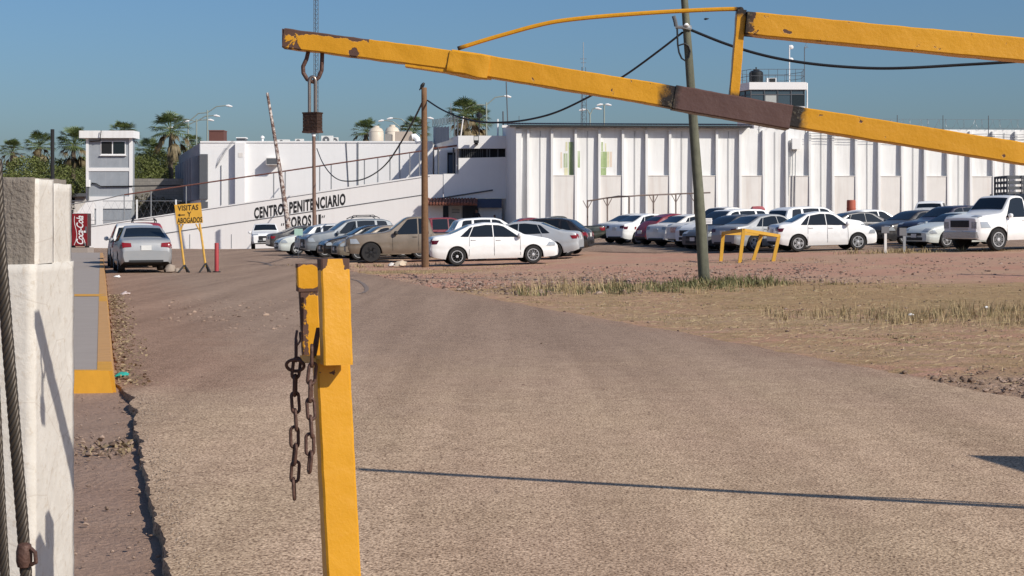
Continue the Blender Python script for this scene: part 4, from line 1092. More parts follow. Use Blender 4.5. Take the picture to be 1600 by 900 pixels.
# left rows
V('parked_car', 'white crossover facing the camera in front of the ramp wall', C_, 415, 100, 279, 'suv', PW, 'five', (4.2, 1.78, 1.55))
V('parked_car', 'charcoal sedan with red tail lamp at the far end of the left row', C_, 481, 92, 18, 'sedan', PDK, 'five', (4.6, 1.8, 1.45))
V('parked_car', 'pale white sedan, nose to the left, under the wall lettering', C_, 502, 80.2, 198, 'sedan', PPALE, 'five', (4.5, 1.76, 1.46))
V('parked_car', 'silver hatchback with its tail squeezed between pale sedan and grey jeep', C_, 531, 77.2, 20, 'hatch', PSIL2, 'ten', (4.1, 1.72, 1.5))
V('parked_suv', 'boxy slate grey suv with a black roof rack', 'suv', 549, 73.6, 198, 'suv', PJEEP, 'five', (4.5, 1.78, 1.70), rack=True, clad=False)
V('parked_car', 'black car, low nose to the left, beside the slate grey suv', C_, 578, 70.4, 198, 'sedan', PBLK, 'five', (4.4, 1.74, 1.42))
V('parked_car', 'beige compact with amber lamp, nose to the left, beside the tan pickup', C_, 603, 67.7, 197, 'sedan', PBEI, 'five', (4.4, 1.7, 1.42))
V('parked_pickup', 'tan metallic pickup with black wheels behind the brown pole', 'pickup', 644, 64.6, 189, 'pickup', PTAN, 'six', (5.3, 1.88, 1.78), darkrim=True)
V('parked_suv', 'dark red suv roof showing behind the tan pickup', 'suv', 702, 84, 12, 'suv', PRED2, 'five', (4.4, 1.78, 1.70), rack=False)
V('parked_suv', 'white suv showing its roof behind the white sedan by the brown pole', 'suv', 768, 76, 13, 'suv', PW, 'five', (4.4, 1.8, 1.60))
V('parked_car', 'dark red car mostly hidden between white sedan and silver sedan', C_, 822, 73, 190, 'sedan', PRED2, 'five', (4.5, 1.76, 1.55))
V('parked_pickup', 'dark green pickup roof just showing above the black wagon', 'pickup', 866, 82.5, 186, 'pickup', mat_paint('paint_dark_green', (.03, .04, .032), .2), 'six', (5.2, 1.84, 1.52))
V('parked_car', 'clean white sedan with ten spoke wheels parked on the dirt by the brown pole', C_, 768, 58.0, 10, 'sedan', PW, 'ten', (4.63, 1.76, 1.495), tail=M_TAILD)
V('parked_car', 'silver sedan facing left, its tail just right of the white sedan', C_, 815, 64.0, 170, 'sedan', PSIL2, 'ten', (4.86, 1.85, 1.48))
V('parked_car', 'black wagon behind the silver sedan with bright red tail lamp', C_, 842, 67.4, 166, 'hatch', PBLK, 'five', (4.5, 1.8, 1.56))
# right rows
V('parked_car', 'white sedan at the left end of the right row, tail showing', C_, 997, 84.6, 32, 'sedan', PW2, 'five', (4.3, 1.7, 1.5), tail=M_TAILD)
V('parked_car', 'white sedan with steel wheels, second in the right row, beside the red car', C_, 1014, 81.4, 32, 'sedan', PW, 'steel', (4.3, 1.7, 1.5), tail=M_TAILD)
V('parked_car', 'round backed dark red beetle shaped car in the right row', C_, 1052, 78.6, 32, 'beetle', PRED2, 'steel')
V('parked_car', 'old white sedan, tail to the left, right of the red rounded car', C_, 1084, 75.9, 32, 'sedan', PW2, 'steel', (4.5, 1.74, 1.47), tail=M_GALV)
V('parked_pickup', 'white pickup with chrome grille, nose to the left, behind the leaning utility pole', 'pickup', 1128, 73.3, 212, 'pickup', PW2, 'six', (5.2, 1.85, 1.78))
V('parked_suv', 'white crossover with dark front grille just left of the leaning utility pole', 'suv', 1137, 70.3, 212, 'suv', PW, 'five', (4.6, 1.85, 1.68))
V('parked_car', 'charcoal sedan, nose to the left, right behind the leaning utility pole', C_, 1150, 67.6, 212, 'sedan', PGREY, 'five', (4.6, 1.8, 1.45))
V('parked_car', 'grey silver sedan with maroon tail lamp behind the yellow pipe frame', C_, 1199, 65.0, 30, 'sedan', PSIL, 'five', (4.5, 1.78, 1.46), tail=M_TAILD)
V('parked_suv', 'tall white suv, tail to the left, behind the white sedan on the right', 'suv', 1270, 70.9, 26, 'suv', PW, 'five', (4.65, 1.84, 1.72), tail=M_TAILD)
V('parked_car', 'white sedan with star spoke wheels right of the yellow pipe frame', C_, 1284, 62.6, 7, 'sedan', PW, 'five', (4.0, 1.68, 1.51), tail=M_TAILD)
V('parked_car', 'dark grey sedan roof behind the white sedan with star spoke wheels', C_, 1344, 77, 12, 'sedan', PGREY, 'five', (4.5, 1.76, 1.44))
V('parked_car', 'white car whose roof shows just right of the red cylinder tank', C_, 1366, 82.5, 20, 'hatch', PW, 'five', (4.2, 1.74, 1.5))
V('parked_car', 'dark grey sedan, nose to the left, left of the blue hatchback', C_, 1432, 70.6, 206, 'sedan', PDK, 'five', (4.6, 1.8, 1.46))
V('parked_pickup', 'white pickup seen from behind in the far right row', 'pickup', 1456, 86, 66, 'pickup', PW, 'six', (5.2, 1.86, 1.84))
V('parked_car', 'midnight blue crossover, nose to the left, behind the white truck', C_, 1484, 66.6, 206, 'suv', PBLUE, 'five', (4.3, 1.8, 1.62), clad=False)
V('parked_car', 'old pale silver sedan tucked beside the front of the white truck', C_, 1500, 63.4, 205, 'sedan', PPALE, 'five', (4.5, 1.74, 1.36))
def f250(T, S, top, sy, L, Wd, H):
    hb = build(MB().box((.055 * L, 0, .74 * H), (.10, Wd * .86, .58 * H)), 'headboard', mat('slate_steel', (.10, .11, .135), .6), T, local=True)
    build(MB().bx(-.5 * L + .02, .045 * L, -Wd * .47, Wd * .47, .485 * H, .53 * H), 'flat_bed', mat('slate_steel', (.10, .11, .135), .6), T, local=True)
    for k in range(5): build(MB().box((L / 2 + .035, 0, (.40 + .035 * k) * H), (.02, Wd * .44, .012)), 'grille_bar', M_RIMD, T, local=True)
    for s in (1, -1): build(MB().box((L / 2 - .06, s * Wd * .35, .47 * H), (.12, Wd * .13, .24)), 'headlight_unit', M_HEAD, T, local=True)
    for k in range(5): build(MB().lathe([(.05, 0), (.04, .05)], 8, (.14 * L, -.6 + k * .3, H + .012)), 'roof_lamp', M_TRIM, T, local=True)
V('work_truck', 'white heavy pickup truck with chrome bumper at the right edge', 'truck', 1594, 59.2, 207, 'cabpickup', PW, 'steel', extra=f250)

def stake_truck():
    Y = 86.5; x0 = WX(1574, Y); x1 = x0 + 6.2; z0 = tz(x0 + 3, Y) + RZ
    T = thing('stake_truck', (x0 + 3, Y, z0), 'dark slatted stake bed truck against the prison wall at the right edge', 'truck')
    D = 2.2; zb = z0 + 1.15; zt = WZ(276, Y)
    build(MB().bx(x0, x1, Y, Y + D, zb - .18, zb), 'bed_floor', M_DGREY, T)
    def side(ya, a, b, axis):
        for k in range(7):
            z = zb + .1 + (zt - zb - .1) * k / 6
            p, q = ((a, ya, z), (b, ya, z)) if axis == 'x' else ((ya, a, z), (ya, b, z))
            build(MB().bar(p, q, .05, .13), 'slat', M_DGREY, T)
        n = 8 if axis == 'x' else 4
        for k in range(n + 1):
            t = a + (b - a) * k / n; p = (t, ya - .045 if axis == 'x' else t, zb)
            if axis == 'x': build(MB().bar((t, ya - .05, zb), (t, ya - .05, zt + .05), .08, .05), 'stake', M_DGREY, T)
            else: build(MB().bar((ya - .05, t, zb), (ya - .05, t, zt + .05), .05, .08), 'stake', M_DGREY, T)
    side(Y + .03, x0, x1, 'x'); side(Y + D - .03, x0, x1, 'x'); side(x0 + .03, Y, Y + D, 'y')
    build(MB().prism([(x1 + .1, Y + .1, z0 + .6), (x1 + 2.2, Y + .1, z0 + .6), (x1 + 2.2, Y + .1, z0 + 1.5), (x1 + 1.7, Y + .1, z0 + 2.4), (x1 + .1, Y + .1, z0 + 2.4)], (0, D - .2, 0)), 'cab', PW, T)
    build(MB().bx(x0 + .3, x1 + 2, Y + .6, Y + D - .6, z0 + .6, zb - .2), 'chassis', M_TRIM, T)
    mt, mr = wheels_for(.48, .28, 'steel')
    for xx in (x0 + 1.3, x1 + 1.2):
        for yy in (Y + .2, Y + D - .2):
            w = bpy.data.objects.new('wheel', mt); COL.objects.link(w); w.parent = T; w.location = Vector((xx, yy, z0 + .48)) - T.location
            r = bpy.data.objects.new('rim', mr); COL.objects.link(r); r.parent = w
stake_truck()
# ------------------------------------------------------------------ barrier arm, post, chains, padlock
YA = 4.5
def beam(name, a, b, h, d, parent, wear=None, burn=None, primer=None, m=M_YEL, seg=.012, lump=.0012, endcap=True):
    a = Vector(a); b = Vector(b); L = (b - a).length; dr = (b - a).normalized(); dep = Vector((0, 1, 0)); upv = dep.cross(dr).normalized()
    if upv.z < 0: upv = -upv
    n = max(4, int(L / seg)); prof = []
    k = 5
    r = min(h, d) * .07
    c = [(-d / 2, -h / 2), (d / 2, -h / 2), (d / 2, h / 2), (-d / 2, h / 2)]
    for i in range(4):
        p, q = c[i], c[(i + 1) % 4]
        for j in range(k):
            t = (j + .5 * 0) / k
            t = [.05, .25, .5, .75, .95][j]
            prof.append((p[0] + (q[0] - p[0]) * t, p[1] + (q[1] - p[1]) * t))
    mb = MB(); W_ = []; B_ = []; P_ = []
    P = []
    for i in range(n + 1):
        t = i / n; base = a + (b - a) * t; row = []
        for (u, v) in prof:
            p = base + dep * u + upv * v
            q = p + (dep * u + upv * v).normalized() * lump * 1.6 * (mnoise.noise(p * 14) + .6 * mnoise.noise(p * 45))
            row.append(q)
            e = 1 - min(1, min(abs(abs(u) - d / 2), abs(abs(v) - h / 2)) / (.2 * h) + 0 if (abs(abs(u) - d / 2) < .3 * d and abs(abs(v) - h / 2) < .3 * h) else 1)
            W_.append((wear(t, u, v) if wear else .10) + .10 * max(0, e)); B_.append(burn(t) if burn else 0); P_.append(primer(t) if primer else 0)
        P.append(row)
    m_ = len(prof)
    mb.v = [tuple(p) for r_ in P for p in r_]
    mb.f = [(i * m_ + j, (i + 1) * m_ + j, (i + 1) * m_ + (j + 1) % m_, i * m_ + (j + 1) % m_) for i in range(n) for j in range(m_)]
    mb.f += [tuple(range(m_)), tuple(n * m_ + j for j in reversed(range(m_)))]
    mb.att = {'wear': W_, 'burn': B_, 'primer': P_}
    return build(mb, name, m, parent, smooth=35)

def barrier():
    px2 = lambda p, q, Y=YA: tuple(W(p, q, Y))
    base = W(3150, 345, YA); T = thing('barrier_arm', (base.x, YA, 0), 'raised yellow steel barrier arm with a brown patched section', 'barrier')
    s = F / YA
    d = .060
    # lower beam in pieces: tip section, thicker main section, primer patch, right run
    tipw = lambda t, u, v: .13 + .28 * max(0, 1 - t * 7) + (.30 if (v > .02 and .05 < t < .5) else 0) + (.10 if t < .5 else 0) + (.2 if abs(t - .40) < .025 else 0)
    beam('tip_section', px2(444.5, 60.5), px2(712, 95.5), 30 / s, d * .92, T, tipw)
    beam('main_section', px2(704, 95), px2(1016, 146.5), 33.5 / s, d, T, lambda t, u, v: .235)
    beam('backing_plate', px2(634, 101.5), px2(768, 121), 7 / s, d * .8, T, lambda t, u, v: .22)
    beam('splice_sleeve', px2(701, 96.5), px2(764, 107), 35 / s, d * 1.1, T, lambda t, u, v: .12, lump=.004)
    beam('scorched_joint', px2(1010, 145.6), px2(1056, 154), 34 / s, d, T, lambda t, u, v: .25, burn=lambda t: .15 + .85 * t)
    beam('patch_section', px2(1052, 153), px2(1233, 184.5), 37.5 / s, d * 1.12, T, primer=lambda t: 1.0, burn=lambda t: max(0, 1 - 9 * t) * .8)
    beam('main_section', px2(1228, 181.5), px2(3400, 530), 33 / s, d, T, lambda t, u, v: .235, burn=lambda t: max(0, 1 - t * 46) * 1.2, seg=.02)
    # upper chord, strut and bent rod
    beam('upper_chord', px2(1164, 37.5), px2(3170, 229), 36 / s, d, T, lambda t, u, v: .235 + max(0, .3 - t * 20), burn=lambda t: max(0, .8 - t * 60), seg=.02)
    beam('strut', px2(1158.5, 16), px2(1146, 156), 14.5 / s, .03, T, lambda t, u, v: .15, burn=lambda t: max(0, 1 - 7 * t) + max(0, (t - .84) * 6))
    rod = [(715, 76), (760, 62), (800, 50.5), (835, 41), (870, 33.5), (920, 27.5), (980, 22.5), (1040, 18.5), (1100, 15.5), (1140, 14.2), (1160, 14.5)]
    mb = MB(); pts = []
    pts = crom([W(a, b, YA) for a, b in rod], 5); mb.tube(pts, .0063, 8)
    n = len(mb.v); mb.att = {'wear': [.20 + .12 * math.sin(i // 8 * .5) for i in range(n)], 'burn': [max(0, 1 - (i // 8) / 4) * .8 + max(0, ((i // 8) - 44) / 5) for i in range(n)], 'primer': [0] * n}
    build(mb, 'truss_rod', M_YEL, T, smooth=True)
    mb = MB().lathe([(.003, -.012), (.009, -.008), (.0105, 0), (.008, .008), (.003, .011)], 12, px2(1157, 17)); mb.att = {'wear': [.9] * len(mb.v), 'burn': [.9] * len(mb.v), 'primer': [0] * len(mb.v)}
    build(mb, 'weld_bead', M_YEL, T, smooth=True)
    # dark end cap and hanging eye
    build(MB().box(px2(443.8, 60.5), (.004, d * .86, 28 / s)), 'end_cap', M_RUST, T)
    eye = [(482, 79), (479, 92), (473.5, 104), (474, 114), (480, 124), (489, 128), (498, 121), (502.5, 110), (503, 99), (503.5, 82)]
    pts = []
    for i in range(len(eye) - 1):
        for t in np.linspace(0, 1, 5)[:-1]: pts.append(W(eye[i][0] + (eye[i + 1][0] - eye[i][0]) * t, eye[i][1] + (eye[i + 1][1] - eye[i][1]) * t, YA))
    pts.append(W(*eye[-1], YA)); build(MB().tube(pts, .0058, 10), 'lock_eye', M_RUST, T, smooth=True)
    # pivot post off to the right carries the arm
    build(MB().bx(base.x - .07, base.x + .07, YA + .045, YA + .185, -.3, 2.0), 'pivot_post', mat('pivot_yellow', (.66, .33, .02), .5), T)
    build(MB().lathe([(.05, -.14), (.05, .22)], 12, (base.x, YA, 1.32), 'y'), 'pivot_pin', M_RUST, T)
    build(MB().bx(base.x + .5, base.x + 1.0, YA - .15, YA + .15, .9, 1.35), 'counterweight', M_CONC, T)
    # padlock
    P = thing('padlock', px2(488, 207), 'rusty long shackle padlock hanging from the tip of the yellow barrier arm', 'padlock')
    sh = []
    for t in np.linspace(0, 1, 6)[:-1]: sh.append(W(483.5, 182 - t * 52, YA - .004))
    for t in np.linspace(0, math.pi, 9): sh.append(W(488.2 - 4.9 * math.cos(t), 127 - 7 * math.sin(t), YA - .004))
    for t in np.linspace(0, 1, 6)[1:]: sh.append(W(493.1, 127 + t * 55, YA - .004))
    build(MB().tube(sh, .0046, 10), 'shackle', mat('worn_steel', (.30, .25, .22), .35, .8, var=.4, scale=30), P, smooth=True)
    M_LB = mat('bronze_lock_body', (.085, .050, .035), .5, .6, var=.4, scale=60, bump=.5, bscale=120)
    rot = R(-24); c = W(488.4, 192, YA)
    for k in range(5): build(MB().box((c.x, c.y, c.z + .021 - k * .0098), (.046, .030, .0092), rot), 'laminate_plate', M_LB, P)
    build(MB().box((c.x, c.y, c.z + .0275), (.049, .033, .004), rot), 'top_bumper', M_LB, P); build(MB().box((c.x, c.y, c.z - .0255), (.049, .033, .006), rot), 'bottom_bumper', M_RUST, P)
    build(MB().lathe([(.006, 0), (.006, .006)], 10, (c.x + .004, c.y - .012, c.z - .033)), 'key_cylinder', M_GALV, P)
barrier()

def gate_post():
    s = F / YA
    T = thing('gate_post', (W(530, 345, YA).x + .04, YA, 0), 'yellow square steel gate post with a forked rest and peeling paint', 'post')
    rz = R(15)
    def sq(name, c0, c1, w, dpt, wear, parent=T, seg=.012, rz=rz):
        a = Vector(c0); b = Vector(c1); n = max(4, int((b - a).length / seg)); ring = []
        for i, (sx, sy_) in enumerate(((-1, -1), (1, -1), (1, 1), (-1, 1))):
            nx, ny = ((1, -1), (1, 1), (-1, 1), (-1, -1))[i]
            p = (sx * w / 2, sy_ * dpt / 2); q = (nx * w / 2, ny * dpt / 2)
            for t in (.06, .3, .5, .7, .94): ring.append((p[0] + (q[0] - p[0]) * t, p[1] + (q[1] - p[1]) * t))
        mb = MB(); wv = []; m = len(ring); cr, sr = math.cos(rz), math.sin(rz)
        for i in range(n + 1):
            base = a + (b - a) * i / n
            for (u, v) in ring:
                p = base + Vector((u * cr - v * sr, u * sr + v * cr, 0)); p = p + Vector((mnoise.noise(p * 20), mnoise.noise(p * 20 + Vector((9, 0, 0))), 0)) * .0012
                mb.v.append(tuple(p)); wv.append(wear(i / n, u / w, v / dpt))
        mb.f = [(i * m + j, i * m + (j + 1) % m, (i + 1) * m + (j + 1) % m, (i + 1) * m + j) for i in range(n) for j in range(m)]
        mb.f += [tuple(reversed(range(m))), tuple(n * m + j for j in range(m))]
        mb.att = {'wear': wv, 'burn': [0] * len(wv), 'primer': [0] * len(wv)}
        return build(mb, name, M_YEL, parent, smooth=35)
    # upright (t = 0 at the bottom)
    sq('upright', (W(535, 345, 4.40).x + .035, 4.40, -.1), tuple(W(517, 560, 4.50)), .094, .094, lambda t, u, v: .215 + (.2 if t > .97 else 0))
    # near prong, taller, nearer to the camera
    p0 = W(526, 569, 4.40); p1 = W(520.5, 404, 4.43)
    sq('near_prong', tuple(p0), tuple(p1), .080, .062, lambda t, u, v: .225 + (.08 * max(0, (t - .93) / .07) + (.42 if t > .90 and abs(u) > .36 else 0)) + (.10 if abs(u) > .46 else 0), rz=R(17))
    # far prong: lower flat piece with a knob-like worn head
    p2 = W(487, 566, 4.60); p3 = W(481, 452, 4.60)
    sq('far_prong', tuple(p2), tuple(p3), .052, .05, lambda t, u, v: .20 + .34 * (1 if u < -.1 else .2) + (.25 if t > .9 else 0), rz=R(12))
    p4 = W(479.5, 412, 4.60)
    sq('far_prong_head', tuple(W(480.5, 455, 4.60)), tuple(p4), .062, .056, lambda t, u, v: .12 + .75 * max(0, abs(u) * 2 - .52) + .6 * max(0, 1 - t * 5) + .6 * max(0, (t - .85) * 5), rz=R(12))
    # cradle plate joining the prongs, and lugs for the chains
    a, b = W(484, 560, 4.58), W(524, 562, 4.42)
    mb = MB().bar(a, b, .06, .02); mb.att = {'wear': [.3] * 8, 'burn': [0] * 8, 'primer': [0] * 8}; build(mb, 'cradle_plate', M_YEL, T)
    build(MB().prism([W(488, 543, 4.47), W(494, 512, 4.47), W(497, 513, 4.47), W(494, 540, 4.47), W(490, 560, 4.47)], (.006, .006, 0)), 'chain_lug', M_RUST, T)
    build(MB().tube([W(464, 517, 4.57), W(462, 530, 4.55), W(464, 541, 4.53), W(470, 531, 4.55), W(469, 520, 4.57)], .004, 8), 'chain_lug', M_RUST, T, smooth=True)
    # chains
    def link_mesh():
        pts = []; a, r = .0185, .0105
        for t in np.linspace(0, math.pi, 8): pts.append((r * math.cos(t), 0, a + r * math.sin(t)))
        for t in np.linspace(math.pi, 2 * math.pi, 8): pts.append((r * math.cos(t), 0, -a + r * math.sin(t)))
        pts.append(pts[0]); o = build(MB().tube(pts, .0048, 8, cap=False), 'link', M_RUST, local=True, smooth='all'); me = o.data; bpy.data.objects.remove(o); return me
    lm = link_mesh()
    def chain(px0, py0, px1, py1, Y, label):
        top = W(px0, py0, Y); bot = W(px1, py1, Y); pitch = .0485; n = int((top - bot).length / pitch)
        C = thing('hanging_chain', tuple(bot), label, 'chain')
        for k in range(n + 1):
            o = bpy.data.objects.new('link', lm); COL.objects.link(o); o.parent = C
            o.location = (top + (bot - top) * (k / n)) - bot + Vector((.0015 * math.sin(k * 2.1), .0015 * math.cos(k * 1.7), 0))
            o.rotation_euler = (R(4 * math.sin(k * 1.3)), R(6 * math.sin(k * 1.9)), R((18 if k % 2 else 98) + 14 * math.sin(k * 2.3)))
        return C
    c1 = chain(462.5, 548, 460, 764, 4.50, 'longer rusty chain hanging left of the yellow gate post')
    ring = []
    cc = W(459, 571, 4.485)
    for t in np.linspace(0, 2 * math.pi, 25): ring.append(cc + Vector((.026 * math.cos(t) * .95 + .004, -.012 * math.sin(t), .017 * math.sin(t))))
    build(MB().tube(ring, .0048, 8, cap=False), 'coupling_ring', M_RUST, c1, smooth=True)
    chain(487, 556, 484.5, 722, 4.40, 'shorter rusty chain hanging against the yellow gate post')
gate_post()

# second gate arm, standing raised just out of frame to the right, and its booth: they throw the shadows on the road
def out_gate():
    tip = Vector((2.62, 7.13, 3.3)); piv = Vector((6.2, 7.0, 1.1))
    T = thing('second_barrier_arm', (piv.x, piv.y, 0), 'second yellow barrier arm raised beyond the right edge', 'barrier')
    my = mat('pivot_yellow', (.66, .33, .02), .5)
    build(MB().bar(tip, piv, .06, .06), 'beam', my, T)
    q = tip + (piv - tip) * .36
    build(MB().tube([q, tip + (piv - tip) * .55 + Vector((.03, .05, .06)), piv + Vector((0, 0, .12))], .016, 6), 'truss_rod', my, T)
    build(MB().bx(piv.x - .08, piv.x + .08, piv.y - .08, piv.y + .08, -.3, 1.25), 'pivot_post', my, T)
    B = thing('gate_booth', (7.4, 8.0, 0), 'small white gate booth with flat roof beyond the right edge', 'booth')
    build(MB().hexa([(5.91, 8.38, 2.55), (6.10, 7.45, 2.55), (8.9, 7.25, 2.55), (8.7, 8.0, 2.55)][::-1], [(5.91, 8.38, 2.63), (6.10, 7.45, 2.63), (8.9, 7.25, 2.63), (8.7, 8.0, 2.63)][::-1]), 'roof', M_WHITE2, B)
    build(MB().bx(7.2, 8.5, 7.48, 8.05, -.2, 2.54), 'cabin', M_WHITE2, B); build(MB().bx(7.17, 7.197, 7.6, 7.95, 1.1, 1.9), 'window', M_GLASS, B)
out_gate()

# ------------------------------------------------------------------ near masonry pillar and wire rope at left edge
def pillar():
    T = thing('masonry_pillar', (-1.75, 5.4, -.1), 'whitewashed masonry pillar with bare concrete top at the left edge', 'pillar')
    xr = -1.565; y0 = 5.24; y1 = 5.66; ztop = WZ(276, 5.24)
    def rough(x0, x1, ya, yb, z0, z1, name, m, amp, step=.025, seed=0.0):
        # box with dense faces and crumbly edges
        nx, ny, nz_ = max(2, int((x1 - x0) / step)), max(2, int((yb - ya) / step)), max(2, int((z1 - z0) / step))
        mb = MB()
        def f(u, v, o, du, dv, nu, nv):
            mb.grid([[Vector(o) + Vector(du) * (i / nu) + Vector(dv) * (j / nv) for j in range(nv + 1)] for i in range(nu + 1)])
        dx, dy, dz = x1 - x0, yb - ya, z1 - z0
        f(0, 0, (x0, ya, z0), (dx, 0, 0), (0, 0, dz), nx, nz_); f(0, 0, (x1, ya, z0), (0, dy, 0), (0, 0, dz), ny, nz_); f(0, 0, (x0, ya, z1), (dx, 0, 0), (0, dy, 0), nx, ny)
        f(0, 0, (x1, yb, z0), (-dx, 0, 0), (0, 0, dz), nx, nz_); f(0, 0, (x0, yb, z0), (0, -dy, 0), (0, 0, dz), ny, nz_)
        out = []
        for p in mb.v:
            p = Vector(p); k = Vector((seed, seed, 0))
            e = amp * (mnoise.noise(p * 9 + k) * .6 + mnoise.noise(p * 28 + k) * .4)
            c = Vector(((x0 + x1) / 2, (ya + yb) / 2, p.z)); q = p + (p - c).normalized() * e
            if p.z > z1 - 1e-4: q.z += amp * mnoise.noise(p * 12 + k) - .3 * amp
            out.append(tuple(q))
        mb.v = out
        import bmesh
        o = build(mb, name, m, T, smooth=50, fixn=False)
        bm = bmesh.new(); bm.from_mesh(o.data); bmesh.ops.remove_doubles(bm, verts=bm.verts, dist=1e-4); bmesh.ops.recalc_face_normals(bm, faces=bm.faces); bm.to_mesh(o.data); bm.free()
        return o
    t = NT('old_whitewash'); n1 = t.noise(6, 6, .65); n2 = t.noise(30, 5, .7); j = t.vor(3.2, t.coord((1, 1, 1.4)), 'DISTANCE_TO_EDGE')
    c = t.mix(n1, (.50, .455, .395), (.68, .65, .60)); c = t.mix(t.math('MULTIPLY', t.ramp(n2, .55, .68), .6), c, (.44, .37, .29))
    c = t.mix(t.ramp(j, .0, .012, (.5, .5, .5, 1), (0, 0, 0, 1)), c, (.42, .36, .30))
    t.col(c); t.set(.9, 0, .2); t.bump(t.math('ADD', n1, t.math('MULTIPLY', n2, .4)), .5, .014)
    MW = t.m
    rough(-2.6, xr - .006, y0 + .01, y1 - .02, -.1, ztop, 'concrete_core', M_CONC, .006, .016)
    rough(-2.6, xr + .006, y0 - .02, y1 + .035, -.1, WZ(413, 5.24), 'lower_render', MW, .004, .03, 3)
    rough(xr - .05, xr + .004, y0 + .025, y0 + .21, WZ(413, 5.24), ztop - .005, 'side_render', MW, .004, .022, 5)
    rough(-2.6, xr - .002, y0 + .216, y1 + .03, WZ(413, 5.24) - .02, ztop - .015, 'rear_block', MW, .0045, .03, 8)
    # wire rope
    def rope(name, path, Y, rad, label, clip=None):
        pts = [W(a, b, Y) for a, b in path]; fine = []
        for i in range(len(pts) - 1):
            p0 = pts[max(0, i - 1)]; p1 = pts[i]; p2 = pts[i + 1]; p3 = pts[min(len(pts) - 1, i + 2)]
            for t in np.linspace(0, 1, 24)[:-1]:
                fine.append(.5 * ((2 * p1) + (p2 - p0) * t + (2 * p0 - 5 * p1 + 4 * p2 - p3) * t * t + (3 * p1 - p0 - 3 * p2 + p3) * t ** 3))
        Rp = thing(name, tuple(fine[-1]), label, 'rope')
        ln = 0; acc = [0]
        for a, b in zip(fine[:-1], fine[1:]): ln += (b - a).length; acc.append(ln)
        MR = mat('greasy_wire_rope', (.075, .062, .050), .5, .55, var=.4, scale=40)
        for k in range(6):
            st = []
            for i, p in enumerate(fine):
                d = (fine[min(i + 1, len(fine) - 1)] - fine[max(i - 1, 0)]).normalized(); u = d.cross(Vector((0, 1, 0))).normalized(); w = d.cross(u)
                a = 2 * math.pi * (k / 6 + acc[i] / .125); st.append(p + (u * math.cos(a) + w * math.sin(a)) * rad * .62)
            build(MB().tube(st, rad * .40, 6), 'strand', MR, Rp, smooth='all', fixn=False)
        if clip:
            c = W(clip[0], clip[1], Y - .01)
            build(MB().lathe([(.004, -.035), (.018, -.03), (.022, -.015), (.022, .012), (.018, .03), (.006, .036)], 14, tuple(c)), 'rope_clip', M_RUST, Rp, smooth=True)
            build(MB().tube([c + Vector((.022, -.01, .02)), c + Vector((.034, -.016, .012)), c + Vector((.036, -.016, -.015)), c + Vector((.022, -.01, -.022))], .006, 8), 'clip_bolt', M_RUST, Rp, smooth=True)
    rope('wire_rope', [(-6, 250), (1, 390), (11, 520), (19, 620), (27, 720), (35, 820), (41, 905), (46, 980), (50, 1150)], 4.35, .0165, 'twisted steel wire rope hanging in front of the white pillar', (38, 868))
    rope('wire_rope', [(-8, 600), (-3, 700), (2, 800), (8, 905), (14, 1000), (20, 1150)], 4.25, .013, 'second thinner wire rope at the very left edge below the first')
pillar()
